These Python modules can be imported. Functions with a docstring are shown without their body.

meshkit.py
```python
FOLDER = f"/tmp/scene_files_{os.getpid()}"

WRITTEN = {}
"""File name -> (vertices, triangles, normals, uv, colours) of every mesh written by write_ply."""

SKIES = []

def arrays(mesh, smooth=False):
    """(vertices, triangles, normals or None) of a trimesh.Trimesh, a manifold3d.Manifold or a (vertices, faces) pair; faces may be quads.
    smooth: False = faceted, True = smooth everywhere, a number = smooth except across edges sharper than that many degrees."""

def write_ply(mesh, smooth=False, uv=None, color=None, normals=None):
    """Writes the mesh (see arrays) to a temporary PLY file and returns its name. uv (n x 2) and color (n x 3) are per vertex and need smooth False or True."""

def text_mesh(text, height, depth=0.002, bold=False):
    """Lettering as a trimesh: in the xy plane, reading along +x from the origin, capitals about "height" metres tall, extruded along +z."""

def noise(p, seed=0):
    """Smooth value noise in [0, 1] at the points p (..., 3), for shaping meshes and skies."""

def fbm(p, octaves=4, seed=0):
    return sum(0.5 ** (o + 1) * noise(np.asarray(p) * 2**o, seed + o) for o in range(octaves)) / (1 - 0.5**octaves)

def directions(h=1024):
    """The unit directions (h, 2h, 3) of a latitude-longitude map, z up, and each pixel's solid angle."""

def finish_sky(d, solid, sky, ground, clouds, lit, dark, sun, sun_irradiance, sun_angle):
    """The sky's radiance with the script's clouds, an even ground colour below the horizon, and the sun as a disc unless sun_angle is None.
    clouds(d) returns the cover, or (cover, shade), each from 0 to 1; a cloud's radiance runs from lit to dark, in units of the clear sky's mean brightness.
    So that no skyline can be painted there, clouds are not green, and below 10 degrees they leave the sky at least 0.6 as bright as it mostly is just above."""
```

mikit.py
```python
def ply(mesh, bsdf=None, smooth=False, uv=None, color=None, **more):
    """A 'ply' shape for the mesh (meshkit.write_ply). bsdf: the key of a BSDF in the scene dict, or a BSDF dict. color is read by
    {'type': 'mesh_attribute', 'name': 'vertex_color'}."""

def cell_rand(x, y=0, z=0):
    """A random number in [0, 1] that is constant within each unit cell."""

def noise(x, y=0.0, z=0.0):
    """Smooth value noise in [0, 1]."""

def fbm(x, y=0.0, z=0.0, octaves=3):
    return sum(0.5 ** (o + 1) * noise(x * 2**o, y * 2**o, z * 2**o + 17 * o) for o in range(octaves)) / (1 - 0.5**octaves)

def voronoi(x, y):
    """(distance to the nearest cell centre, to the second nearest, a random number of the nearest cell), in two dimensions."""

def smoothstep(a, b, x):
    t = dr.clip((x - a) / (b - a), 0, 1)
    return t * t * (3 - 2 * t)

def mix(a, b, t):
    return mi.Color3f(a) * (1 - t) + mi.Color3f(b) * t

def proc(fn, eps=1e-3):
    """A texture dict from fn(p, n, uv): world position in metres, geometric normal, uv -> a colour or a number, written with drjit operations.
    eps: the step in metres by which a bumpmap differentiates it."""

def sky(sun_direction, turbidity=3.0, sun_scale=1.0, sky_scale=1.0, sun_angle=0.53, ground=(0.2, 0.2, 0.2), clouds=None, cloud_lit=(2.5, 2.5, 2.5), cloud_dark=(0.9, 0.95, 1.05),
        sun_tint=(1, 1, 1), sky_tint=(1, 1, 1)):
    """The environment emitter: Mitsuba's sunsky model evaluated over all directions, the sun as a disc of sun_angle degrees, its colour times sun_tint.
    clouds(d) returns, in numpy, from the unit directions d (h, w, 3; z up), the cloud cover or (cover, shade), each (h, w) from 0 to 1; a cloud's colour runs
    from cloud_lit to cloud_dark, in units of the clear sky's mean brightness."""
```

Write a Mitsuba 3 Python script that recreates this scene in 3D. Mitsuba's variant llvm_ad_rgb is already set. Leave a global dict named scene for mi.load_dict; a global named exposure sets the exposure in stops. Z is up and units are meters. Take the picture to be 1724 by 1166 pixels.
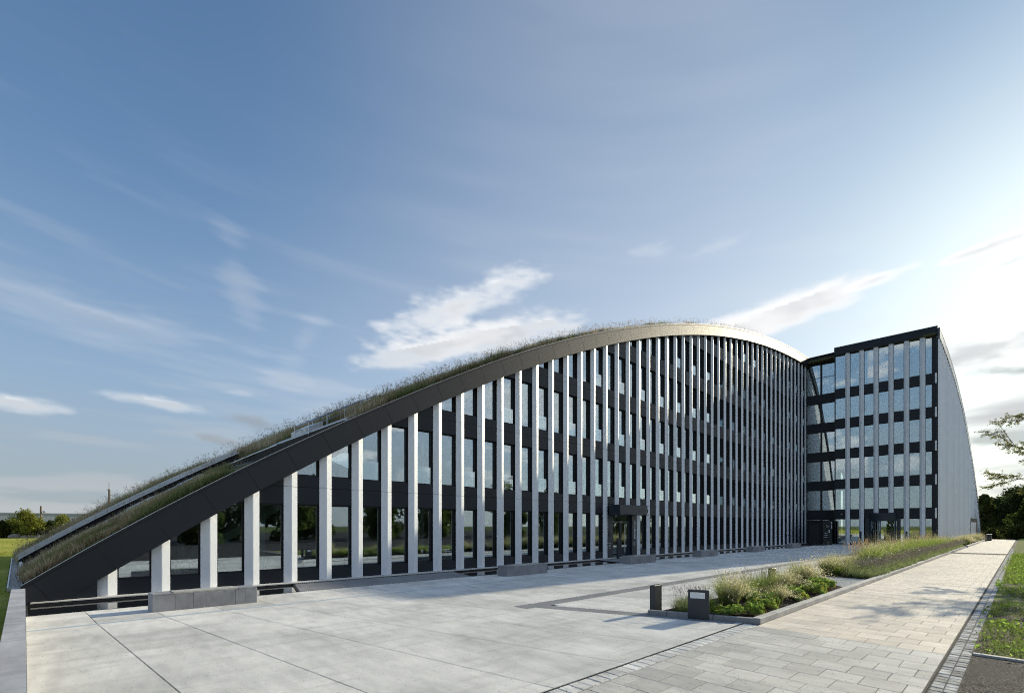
import math, random
import numpy as np, trimesh, drjit as dr, mitsuba as mi
import shapely
from shapely.geometry import Polygon, box as sbox, LineString, MultiPolygon
from scipy.interpolate import UnivariateSpline
import mikit, meshkit
from mikit import proc, noise, fbm, voronoi, smoothstep, mix, cell_rand

# ---------------------------------------------------------------- camera, sky, exposure
# World: x runs along the main facade, y into the building, z up; facade plane y = 0.
TH = math.atan2(862, 780)
SU, CU = math.sin(TH), math.cos(TH)
EYE = np.array([-5.193, -18.228, 2.1])
FWD = np.array([CU, SU, 0.0])
RGT = np.array([SU, -CU, 0.0])
T4 = mi.ScalarTransform4f
scene, labels = {}, {}
scene['type'] = 'scene'
scene['camera'] = {'type': 'perspective', 'fov': 2 * math.degrees(math.atan(862 / 780)), 'fov_axis': 'x',
                   'near_clip': 0.1, 'far_clip': 6000.0, 'principal_point_offset_y': (583 - 886) / 1166.0,
                   'to_world': T4().look_at(origin=EYE.tolist(), target=(EYE + FWD).tolist(), up=[0, 0, 1])}
exposure = 2.55
SUN_AZ, SUN_EL = -5.5, 21.3
SUN = [math.cos(math.radians(SUN_AZ)) * math.cos(math.radians(SUN_EL)), math.sin(math.radians(SUN_AZ)) * math.cos(math.radians(SUN_EL)), math.sin(math.radians(SUN_EL))]


def clouds(d):
    az = np.degrees(np.arctan2(d[..., 1], d[..., 0]))
    el = np.degrees(np.arcsin(np.clip(d[..., 2], -1, 1)))
    q = np.stack([az, el * 2.2, np.zeros_like(az)], -1)
    n1 = 0.62 * meshkit.fbm(q * 0.22 + 11, 5, 3) + 0.38 * meshkit.fbm(q * np.array([0.6, 0.9, 1]) + 5, 5, 13)
    n2 = meshkit.fbm(q * np.array([0.10, 0.35, 1]) + 40, 6, 7)
    n3 = meshkit.fbm(np.stack([az * 0.05 + el * 0.09, el * 0.55 - az * 0.06, 0 * az], -1) + 70, 6, 9)
    cover, shade = np.zeros_like(az), np.zeros_like(az)

    def sm(a, b, x):
        t = np.clip((x - a) / (b - a), 0, 1)
        return t * t * (3 - 2 * t)

    def put(c, s):
        nonlocal cover, shade
        shade = np.where(c > 0.001, (shade * cover * (1 - c) + s * c) / np.maximum(cover * (1 - c) + c, 1e-6), shade)
        cover = cover + c - cover * c

    def blob(a0, e0, ra, re, rot, amp, soft, top, dark=0.15, n=n1):
        r = math.radians(rot)
        u, v = (az - a0 + 180) % 360 - 180, el - e0
        u = u * math.cos(math.radians(e0))
        x, y = u * math.cos(r) + v * math.sin(r), -u * math.sin(r) + v * math.cos(r)
        k = 1 - np.hypot(x / ra, y / re) + amp * (n - 0.5) * 2
        put(top * sm(0, soft, k), np.clip(dark + 0.35 * sm(0.25, 1.0, k) * (y < 0.3 * re), 0, 1))

    # thin cirrus veils over the whole sky, denser to the left and lower down
    da = np.abs((az - SUN_AZ + 180) % 360 - 180)
    veil = sm(0.46, 0.9, n3) * sm(42, 18, el) * (0.11 + 0.09 * sm(55, 95, az))
    put(np.clip(veil, 0, 0.5), 0.3 + 0 * az)
    put(0.21 * sm(88, 38, da) * (0.85 + 0.35 * (n3 - 0.4)) * sm(6, 30, da), 0.12 + 0 * az)          # high thin haze towards the sun
    put(0.30 * sm(0.5, 0.8, n2) * sm(26, 4, el), 0.35 + 0 * az)
    put(0.30 * sm(42, 12, el) * sm(95, 60, da), 0.62 + 0 * az)
    put(0.22 * sm(34, 14, el) * sm(60, 95, da), 0.85 + 0 * az)
    put(0.65 * sm(18, 2, el) * sm(15, 60, da), 0.97 + 0 * az)                      # dull haze low down
    # the clouds seen over the roof, left to right (azimuth, elevation)
    blob(53.5, 25.6, 10.8, 2.4, -22, 0.75, 0.8, 0.82, 0.04)
    blob(50.0, 22.2, 10.8, 2.8, -8, 0.8, 0.8, 0.82, 0.14)
    blob(58.0, 20.6, 9.2, 1.8, -14, 0.8, 0.8, 0.78, 0.14)
    blob(18.5, 21.6, 10.5, 2.0, -9, 0.55, 0.6, 0.92, 0.06)
    blob(24.0, 20.6, 7.5, 1.7, -8, 0.40, 0.5, 0.92, 0.12)
    blob(9.6, 22.7, 3.0, 0.6, -6, 0.6, 0.5, 0.8, 0.0)
    blob(84.5, 11.9, 5.2, 0.75, 3, 0.9, 1.0, 0.62, 0.1)
    blob(95.0, 10.3, 3.4, 1.0, 4, 0.9, 1.0, 0.7, 0.1)
    blob(78.2, 13.9, 2.4, 0.5, 0, 0.9, 1.1, 0.35, 0.1)
    blob(77.3, 11.2, 3.6, 1.0, 8, 0.9, 0.9, 0.6, 0.95)
    blob(80.0, 8.9, 3.0, 0.5, 12, 0.7, 0.6, 0.5, 0.95)
    blob(78.2, 24.0, 2.0, 6.5, -16, 1.3, 1.2, 0.18, 0.1, n3)
    blob(72.0, 20.0, 1.9, 5.0, 30, 1.3, 1.2, 0.2, 0.1, n3)
    blob(89.0, 18.0, 10.0, 2.6, 6, 0.9, 1.2, 0.25, 0.25, n2)
    blob(31.5, 29.7, 4.0, 1.0, 4, 1.2, 1.2, 0.28, 0.0)
    blob(24.0, 28.9, 4.4, 0.9, -6, 1.2, 1.2, 0.30, 0.0)
    blob(2.0, 22.8, 3.2, 0.5, -4, 0.7, 0.5, 0.8, 0.0)
    blob(0.8, 21.2, 3.0, 0.5, -8, 0.7, 0.6, 0.7, 0.0)
    # the low bank on the right
    blob(-4.0, 15.0, 15.0, 2.4, 2, 0.9, 0.7, 0.9, 0.22)
    blob(-1.0, 12.7, 8.0, 0.85, 3, 0.9, 0.8, 0.8, 0.8)
    blob(-8.0, 10.0, 18.0, 2.4, 0, 0.6, 0.6, 0.9, 0.5, n2)
    blob(1.0, 7.6, 5.5, 1.2, 0, 1.0, 0.8, 0.75, 0.75)
    blob(-6.0, 4.0, 15.0, 1.8, 0, 0.6, 0.6, 0.85, 0.6, n2)
    # the sunlit bank that the upper windows mirror
    blob(-42.0, 15.0, 20.0, 4.5, 3, 0.9, 0.7, 0.85, 0.05)
    blob(-66.0, 21.0, 18.0, 6.0, -6, 0.9, 0.7, 0.85, 0.05)
    blob(-30.0, 27.0, 12.0, 3.0, 5, 0.9, 0.8, 0.7, 0.0)
    # scattered fair-weather clouds over the rest of the sky, and a low row along the horizon
    away = sm(12, 40, np.abs((az - 47 + 180) % 360 - 180) - 48)
    cum = sm(0.50, 0.68, n1) * sm(2, 8, el) * sm(60, 26, el) * away
    put(0.9 * cum, 0.12 + 0.5 * sm(0.6, 0.8, n1) * 0.6)
    put(0.35 * sm(0.52, 0.7, n2) * sm(7, 2, el), 0.6 + 0 * az)
    return cover, shade


scene['sky'] = mikit.sky(SUN, turbidity=2.8, sky_scale=0.9, sun_scale=0.84, sun_tint=(0.82, 0.99, 1.27), sky_tint=(0.90, 0.965, 1.04), clouds=clouds, cloud_lit=(3.0, 3.0, 3.0), cloud_dark=(0.90, 0.97, 1.05))

# ---------------------------------------------------------------- helpers
rng = np.random.default_rng(7)
COUNT = {}


def num(key):
    COUNT[key] = COUNT.get(key, 0) + 1
    n = COUNT[key] - 1
    return key if n == 0 else f'{key}_{n:03d}'


def add(key, mesh, bsdf, smooth=False, color=None, to_world=None):
    """One entry of the scene under the next free number of the key."""
    key = num(key)
    d = mesh if isinstance(mesh, dict) else mikit.ply(mesh, bsdf, smooth, color=color)
    if to_world is not None:
        d = {**d, 'to_world': to_world}
    scene[key] = d
    return key


def tag(key, label=None, category=None, group=None, kind=None):
    labels[key] = {k: v for k, v in dict(label=label, category=category, group=group, kind=kind).items() if v}


def bx(x0, x1, y0, y1, z0, z1):
    v = np.array([[x, y, z] for x in (x0, x1) for y in (y0, y1) for z in (z0, z1)], float)
    f = np.array([[0, 1, 3, 2], [4, 6, 7, 5], [0, 4, 5, 1], [2, 3, 7, 6], [0, 2, 6, 4], [1, 5, 7, 3]])
    return v, np.vstack([f[:, [0, 1, 2]], f[:, [0, 2, 3]]])


def cbox(x0, x1, y0, y1, z0, z1, c=0.01):
    """A box with chamfered edges."""
    m = trimesh.convex.convex_hull(np.vstack([bx(x0 + c, x1 - c, y0 + c, y1 - c, z0, z1)[0], bx(x0, x1, y0 + c, y1 - c, z0 + c, z1 - c)[0], bx(x0 + c, x1 - c, y0, y1, z0 + c, z1 - c)[0]]))
    return np.array(m.vertices), np.array(m.faces)


def join(parts):
    vs, fs, n = [], [], 0
    for v, f in parts:
        vs.append(np.asarray(v, float)); fs.append(np.asarray(f, int) + n); n += len(v)
    return np.vstack(vs), np.vstack(fs)


def polys(g):
    return [p for p in (g.geoms if hasattr(g, 'geoms') else [g]) if p.geom_type == 'Polygon' and p.area > 1e-4]


def prism(g, h):
    """Extruded polygons in their own plane: (vertices, faces), third coordinate 0..h."""
    out = []
    for p in polys(g):
        m = trimesh.creation.extrude_polygon(shapely.geometry.polygon.orient(p.simplify(1e-4)), h, engine='earcut')
        out.append((np.array(m.vertices), np.array(m.faces)))
    return join(out) if out else None


def xz_prism(g, y0, y1):
    m = prism(g, y1 - y0)
    return None if m is None else (np.c_[m[0][:, 0], y0 + m[0][:, 2], m[0][:, 1]], m[1][:, ::-1])


def bevel_slab(g, z0, z1, c=0.004):
    """A flat stone: sides up to z1 - c, then a small bevel to the top."""
    out = []
    for p in polys(g):
        p = shapely.geometry.polygon.orient(p.simplify(1e-3))
        a = np.array(p.exterior.coords)[:-1]
        q = p.buffer(-c, join_style=2)
        b = np.array(shapely.geometry.polygon.orient(q).exterior.coords)[:-1] if q.geom_type == 'Polygon' and not q.is_empty else a
        if len(b) != len(a):
            b = a
        else:
            k = np.argmin(np.hypot(*(b - a[0]).T)); b = np.roll(b, -k, axis=0)
        n = len(a)
        v = np.vstack([np.c_[a, np.full(n, z0)], np.c_[a, np.full(n, z1 - c)], np.c_[b, np.full(n, z1)]])
        f = []
        for i in range(n):
            j = (i + 1) % n
            for o in (0, n):
                f += [[o + i, o + j, o + n + j], [o + i, o + n + j, o + n + i]]
        tv, tf = trimesh.creation.triangulate_polygon(Polygon(b), engine='earcut')
        f = np.vstack([np.array(f), np.array(tf) + len(v)])
        v = np.vstack([v, np.c_[tv, np.full(len(tv), z1)]])
        out.append((v, f))
    return join(out) if out else None


def tube(path, radii, sides=8, cap=True):
    path = np.asarray(path, float); radii = np.broadcast_to(radii, len(path))
    vs, fs = [], []
    for i, (p, r) in enumerate(zip(path, radii)):
        t = path[min(i + 1, len(path) - 1)] - path[max(i - 1, 0)]
        t = t / (np.linalg.norm(t) + 1e-12)
        a = np.cross(t, [0, 0, 1] if abs(t[2]) < 0.9 else [1, 0, 0]); a /= np.linalg.norm(a); b = np.cross(t, a)
        w = np.arange(sides) / sides * 2 * np.pi
        vs.append(p + r * (np.cos(w)[:, None] * a + np.sin(w)[:, None] * b))
    for i in range(len(path) - 1):
        for k in range(sides):
            a, b = i * sides + k, i * sides + (k + 1) % sides
            fs += [[a, b, b + sides], [a, b + sides, a + sides]]
    v = np.vstack(vs)
    if cap:
        n = len(v); v = np.vstack([v, path[0], path[-1]])
        for k in range(sides):
            fs += [[n, (k + 1) % sides, k], [n + 1, n - sides + k, n - sides + (k + 1) % sides]]
    return v, np.array(fs)


def rock(r, seed, squash=(1, 1, 0.7)):
    m = trimesh.creation.icosphere(3)
    v = np.array(m.vertices)
    v = v * (0.75 + 0.5 * meshkit.fbm(v * 1.6 + seed, 4, seed))[:, None] * r * np.array(squash)
    return v, np.array(m.faces)


# ---------------------------------------------------------------- materials
def two(b):
    return {'type': 'twosided', 'bsdf': b}


def rgb(*c):
    return {'type': 'rgb', 'value': list(c)}


def mat(name, color, rough=0.6, spec=0.5, metallic=0.0, **more):
    scene[name] = two({'type': 'principled', 'base_color': color if isinstance(color, dict) else rgb(*color), 'roughness': rough, 'specular': spec, 'metallic': metallic, **more})


def concrete(base, scale=1.0, contrast=0.2, warm=0.0, speck=0.0, streak=0.0):
    def fn(p, n, uv):
        a = fbm(p.x * 0.9 * scale, p.y * 0.9 * scale, p.z * 0.9, 4)
        b = fbm(p.x * 7 * scale + 30, p.y * 2.2 * scale, p.z * 5, 4)
        c = noise(p.x * 60, p.y * 60, p.z * 60)
        t = 1 + contrast * (1.3 * (a - 0.5) + 0.9 * (b - 0.5) + 0.22 * (c - 0.5))
        if streak:
            t = t * (1 - streak * smoothstep(0.52, 0.75, fbm(p.x * 1.1, p.y * 5.5, 3, 4)))
        if speck:
            f, s, w = voronoi(p.x * 9, p.y * 9)
            dot = (1 - smoothstep(0.04, 0.11, f)) * dr.select(w > 0.62, 1.0, 0.0)
            t = t * (1 - speck * dot)
        col = mi.Color3f(*base) * t
        return dr.clip(col * mi.Color3f(1 + warm * (a - 0.4), 1, 1 - warm * (a - 0.4)), 0, 1)
    return proc(fn)


def with_bump(name, inner_color, rough, height, fn, eps=2e-3, spec=0.4):
    scene[name] = two({'type': 'bumpmap', 'arbitrary': proc(fn, eps), 'scale': height, 'bsdf': {'type': 'principled', 'base_color': inner_color, 'roughness': rough, 'specular': spec}})


scene['white_metal'] = two({'type': 'roughplastic', 'diffuse_reflectance': rgb(0.79, 0.82, 0.865), 'alpha': 0.2, 'int_ior': 1.45, 'nonlinear': False})
for i, t in enumerate((0.93, 0.98, 1.0, 1.05)): mat(f'ribbed_metal_{i}', (0.76 * t, 0.79 * t, 0.83 * t), 0.34 + 0.03 * i, 0.5, 0.15)
mat('black_panel', proc(lambda p, n, uv: mi.Color3f(0.012, 0.0165, 0.024) * (0.85 + 0.3 * fbm(p.x * 1.3, p.y * 3, p.z * 1.3, 3))), 0.50, 0.32, 0.0)
mat('black_matt', (0.016, 0.017, 0.020), 0.5, 0.4)
mat('black_sign', (0.017, 0.024, 0.036), 0.42, 0.45)
mat('wing_panel', (0.09, 0.097, 0.105), 0.26, 0.6, 0.3)
mat('porch_black', (0.007, 0.008, 0.011), 0.5, 0.3)
mat('steel', (0.55, 0.57, 0.60), 0.32, 0.5, 0.9)
mat('zinc', proc(lambda p, n, uv: mi.Color3f(0.55, 0.57, 0.6) * (0.85 + 0.3 * fbm(p.x * 3, p.y * 3, p.z * 3, 3))), 0.4, 0.5, 0.5)
mat('white_paint', (0.75, 0.76, 0.78), 0.5)
mat('interior', (0.16, 0.165, 0.17), 0.8)
mat('interior_pale', (0.5, 0.52, 0.53), 0.7)
scene['glass'] = {'type': 'thindielectric', 'int_ior': 3.7, 'specular_reflectance': rgb(0.84, 0.96, 1.0), 'specular_transmittance': rgb(0.62, 0.75, 0.74)}
scene['clear_glass'] = {'type': 'thindielectric', 'int_ior': 1.6}
scene['water'] = two({'type': 'plastic', 'int_ior': 1.33, 'diffuse_reflectance': rgb(0.006, 0.007, 0.008)})
for i, t in enumerate((0.90, 1.0, 1.07)):
    mat(f'slab_{i}', concrete((0.58 * t, 0.57 * t, 0.54 * t), 1.0, 0.36, 0.02, 0.5, 0.10), 0.75, 0.35)
    mat(f'paver_{i}', concrete((0.51 * t, 0.495 * t, 0.455 * t), 1.4, 0.34, 0.03, 0.8), 0.8, 0.3)
    mat(f'beige_{i}', concrete((0.68 * t, 0.605 * t, 0.50 * t), 1.4, 0.3, 0.04, 0.35), 0.8, 0.3)
    mat(f'cobble_{i}', concrete((0.55 * t, 0.545 * t, 0.52 * t), 4.0, 0.6, 0.03, 0.8), 0.8, 0.3)
for i, t in enumerate((0.75, 1.0, 1.2)): mat(f'gutter_stone_{i}', concrete((0.36 * t, 0.355 * t, 0.34 * t), 6.0, 1.0, 0.03, 0.9), 0.85, 0.3)
mat('dark_stone', concrete((0.20, 0.205, 0.215), 1.2, 0.3, 0.0, 0.3), 0.7, 0.4)
mat('bench_stone', concrete((0.24, 0.245, 0.26), 1.6, 0.55, 0.0, 0.3), 0.7, 0.4)
mat('bench_top', concrete((0.36, 0.355, 0.33), 2.2, 0.4), 0.7, 0.4)
mat('wall_concrete', concrete((0.33, 0.335, 0.355), 1.2, 0.4, 0.0, 0.2, 0.15), 0.75, 0.35)
mat('kerb_stone', concrete((0.42, 0.41, 0.39), 2.0, 0.4, 0.03, 0.3), 0.75, 0.35)
mat('kerb_dark', concrete((0.20, 0.21, 0.225), 2.0, 0.4, 0.0, 0.3), 0.75, 0.35)
mat('plinth_stone', concrete((0.56, 0.55, 0.53), 1.5, 0.3, 0.02), 0.7, 0.35)
mat('joint_sand', concrete((0.085, 0.08, 0.075), 3, 0.4), 0.9, 0.2)
with_bump('asphalt', proc(lambda p, n, uv: mi.Color3f(0.040, 0.037, 0.036) * (0.2 + 0.5 * fbm(p.x * 1.5, p.y * 1.5, 0, 3) + 3.4 * smoothstep(0.55, 0.95, noise(p.x * 70, p.y * 70)))), 0.85, 0.01, lambda p, n, uv: noise(p.x * 80, p.y * 80), 3e-3)
with_bump('soil', proc(lambda p, n, uv: mi.Color3f(0.062, 0.046, 0.035) * (0.5 + fbm(p.x * 9, p.y * 9, p.z * 9, 4))), 0.95, 0.05, lambda p, n, uv: fbm(p.x * 22, p.y * 22, 0, 3), 4e-3)
mat('meadow', proc(lambda p, n, uv: mix((0.17, 0.19, 0.03), (0.24, 0.235, 0.055), smoothstep(0.35, 0.7, fbm(p.x * 0.35, p.y * 0.35, 0, 5))) * (0.7 + 0.6 * fbm(p.x * 6, p.y * 6, 0, 3))), 0.95, 0.1)
mat('verge_ground', proc(lambda p, n, uv: mix((0.15, 0.125, 0.10), (0.16, 0.19, 0.05), smoothstep(0.40, 0.62, fbm(p.x * 0.9, p.y * 1.6, 0, 4) + dr.clip((p.x - 16) * 0.03, 0, 0.4))) * (0.6 + 0.8 * fbm(p.x * 14, p.y * 14, 0, 3))), 0.95, 0.1)
mat('far_field', proc(lambda p, n, uv: mix((0.05, 0.075, 0.02), (0.09, 0.095, 0.035), fbm(p.x * 0.02, p.y * 0.02, 0, 5))), 0.95, 0.1)
mat('roof_soil', proc(lambda p, n, uv: mix((0.10, 0.085, 0.045), (0.10, 0.11, 0.045), fbm(p.x * 2, p.y * 2, p.z * 2, 4))), 0.95, 0.1)
mat('bark', proc(lambda p, n, uv: mi.Color3f(0.11, 0.09, 0.07) * (0.5 + fbm(p.x * 14, p.y * 14, p.z * 3, 4))), 0.9, 0.2)
mat('boulder_stone', concrete((0.24, 0.21, 0.19), 3, 0.9), 0.85, 0.3)
mat('wood_pole', proc(lambda p, n, uv: mi.Color3f(0.20, 0.165, 0.13) * (0.6 + 0.8 * fbm(p.x * 9, p.y * 9, p.z * 0.8, 3))), 0.85, 0.2)
mat('shed_cladding', proc(lambda p, n, uv: mi.Color3f(0.36, 0.40, 0.45) * (0.92 + 0.1 * smoothstep(0.4, 0.6, noise(p.x * 3, 0, 0)))), 0.5, 0.5)
mat('teal_paint', (0.05, 0.30, 0.36), 0.5)
mat('channel_metal', (0.36, 0.46, 0.53), 0.45, 0.6)
mat('lamp_panel', (0.62, 0.66, 0.70), 0.25, 0.6)
scene['leaf'] = {'type': 'principledthin', 'base_color': {'type': 'mesh_attribute', 'name': 'vertex_color'}, 'roughness': 0.55, 'diff_trans': 1.1, 'spec_trans': 0.0, 'eta': 1.4}

# ---------------------------------------------------------------- ground, lawn, road
add('ground', bx(-3000, 3000, -3000, 3000, -0.5, -0.30), 'far_field'); tag('ground', kind='structure')


def terrain(key, g, z0, z1, m, label=None):
    add(key, prism(g, z1 - z0), m); v, f = prism(g, z1 - z0)
    scene[key] = mikit.ply((v + [0, 0, z0], f), m); tag(key, label, kind='structure')


WX = lambda y, x=-6.555: x - 0.0757 * y          # every cross line of the site leans like this
terrain('lawn', Polygon([(WX(-30) - 0.27, -30), (WX(0) - 0.27, 0), (-6.95, 0.3), (-8.4, 17.5), (-8.4, 86), (-150, 86), (-150, -30)]), -0.4, 0.33, 'meadow')
terrain('field', Polygon([(-400, 86.5), (60, 86.5), (60, 330), (-400, 330)]), -0.4, 0.2, 'meadow')
terrain('road', Polygon([(-60, -26), (5.52, -26), (5.52, -17.66), (-60, -17.66)]), -0.3, -0.012, 'asphalt')
terrain('verge', Polygon([(5.64, -25), (160, -25), (160, -17.64), (5.64, -17.64)]), -0.3, 0.0, 'verge_ground')
terrain('south_yard', Polygon([(-150, -160), (5.5, -160), (5.5, -26.1), (-150, -26.1)]), -0.3, -0.02, 'asphalt')
terrain('east_yard', Polygon([(5.64, -160), (160, -160), (160, -25.05), (5.64, -25.05)]), -0.3, -0.02, 'asphalt')
terrain('back_lawn', Polygon([(61, 8), (300, 8), (300, 160), (61, 160)]), -0.3, 0.02, 'meadow')
terrain('side_lawn', Polygon([(131.8, -12), (300, -12), (300, 7.9), (131.8, 7.9)]), -0.3, 0.015, 'meadow')
k = add('edging_stone', bevel_slab(sbox(5.53, -30, 5.63, -17.66), -0.2, 0.02), 'kerb_stone'); tag(k, 'pale stone edging between asphalt and weedy verge', 'edging')

# ---------------------------------------------------------------- plaza
TOP_X = [-6.55, -4.68, -3.36, -1.33, -.4, .48, 1.77, 3.19, 4.35, 5.39, 6.85, 8.18, 9.44, 10.74, 11.89, 13.14, 14.47, 15.89, 17.63, 19.51, 22.28, 24.94, 28.46, 32.92, 37.73, 42.89, 48.97, 54.83, 60.06]
TOP_Z = [.57, 1.87, 2.78, 4.13, 4.77, 5.31, 6.02, 6.82, 7.46, 8.07, 8.84, 9.47, 10.12, 10.82, 11.42, 12.02, 12.68, 13.34, 14.04, 14.79, 15.79, 16.65, 17.75, 19.01, 20.19, 21.22, 22.16, 22.69, 22.91]
BOT_X = [-6.55, -5.12, -3.85, -2.58, -1.33, -.06, 1.21, 2.47, 3.73, 5.01, 6.25, 7.52, 8.8, 10.04, 11.31, 12.59, 13.83, 15.09, 16.36, 17.61, 18.87, 20.13, 21.37, 22.65, 23.92, 25.18, 27.7, 30.17, 31.47, 34.04, 37.77, 41.54, 45.23, 50.33, 55.47, 59.08]
BOT_Z = [-.5, .48, 1.37, 2.26, 3.08, 3.89, 4.64, 5.42, 6.19, 6.88, 7.55, 8.25, 8.93, 9.57, 10.18, 10.77, 11.36, 11.93, 12.51, 13.04, 13.56, 14.06, 14.52, 14.98, 15.42, 15.85, 16.7, 17.41, 17.79, 18.46, 19.28, 20.04, 20.59, 21.27, 21.72, 21.8]
_t = UnivariateSpline(TOP_X, TOP_Z, s=0.06); _b = UnivariateSpline(BOT_X, BOT_Z, s=0.06)


def ztop(x):
    x = np.asarray(x, float); return np.where(x < -6.55, _t(-6.55) + 0.70 * (x + 6.55), _t(np.clip(x, -6.55, 61.2)))


def zbot(x):
    x = np.asarray(x, float); return np.where(x < -6.3, _b(-6.3) + 0.69 * (x + 6.3), _b(np.clip(x, -6.3, 61.2)))


X_END = 60.75                                   # where the facade meets the link
TA, TB = np.array([59.8, -3.25]), np.array([60.6, -12.1])     # the tower's face


def tilt(x, y):
    return min(0.40, max(0.08, 0.12 + 0.04 * (x + 5.1)))


def joint_line(xi):
    """The plaza's long joints fan out slightly: points from y = 0 to y = -15."""
    pts = [(xi + 0.1 * (-4.8 - 0) * 1.0 * 0, -4.8)]
    x, y = xi, -4.8
    up = [(xi - 0.1 * k * 0.4, -4.8 + 0.4 * k) for k in range(13)][::-1]
    down = []
    while y > -14.6:
        x += 0.2 * tilt(xi, y); y -= 0.2
        down.append((x, y))
    return np.array(up + down)


def jx(line, y):
    return np.interp(-y, -line[:, 1], line[:, 0])


plaza_area = Polygon([(WX(0) + 0.006, 0), (61, 0), (61, -3.2), (60.4, -12.22), (5.0, -12.22), (4.62, -12.25), (5.45, -14.1), (-5.0, -14.12), (-5.0, -14.14), (WX(-14.14) + 0.006, -14.14)])
PLINTH_Y = -0.36
pool_shapes = {'near': Polygon([(WX(-2.6) + 0.02, -2.6), (-0.30, -2.6), (0.22, -0.37), (WX(-0.4) + 0.02, -0.37)]),
               'middle': Polygon([(6.7, -2.6), (17.6, -2.6), (18.2, -0.37), (7.3, -0.37)]),
               'far': Polygon([(21.6, -2.6), (52.6, -2.6), (53.3, -0.37), (22.2, -0.37)])}
dark_ramps = [Polygon([(-0.25, -2.6), (6.65, -2.6), (7.25, -0.37), (0.27, -0.37)]), Polygon([(17.65, -2.6), (21.55, -2.6), (22.15, -0.37), (18.25, -0.37)])]
jA = joint_line(2.35)
bandA = sbox(3.0, -9.72, 55.0, -9.22)
bandB = Polygon([(jx(jA, y), y) for y in np.arange(-9.2, -14.2, -0.4)] + [(jx(jA, y) + 0.5, y) for y in np.arange(-14.0, -9.0, 0.4)])
shift = 3.15 - jx(jA, -9.3)
bandB = shapely.affinity.translate(bandB, shift, 0).intersection(plaza_area)
bandA = bandA.difference(bandB)
channel = sbox(-6.0, -4.86, 58.5, -4.79)
groove_y = -4.86
blocked = shapely.union_all([*pool_shapes.values(), *dark_ramps, bandA, bandB, sbox(-7, PLINTH_Y, 61, 0.1)])
free = plaza_area.difference(blocked).buffer(0)
bed0 = Polygon([(4.62, -12.24), (57.2, -12.24), (57.2, -14.42), (5.46, -14.42)])

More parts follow.
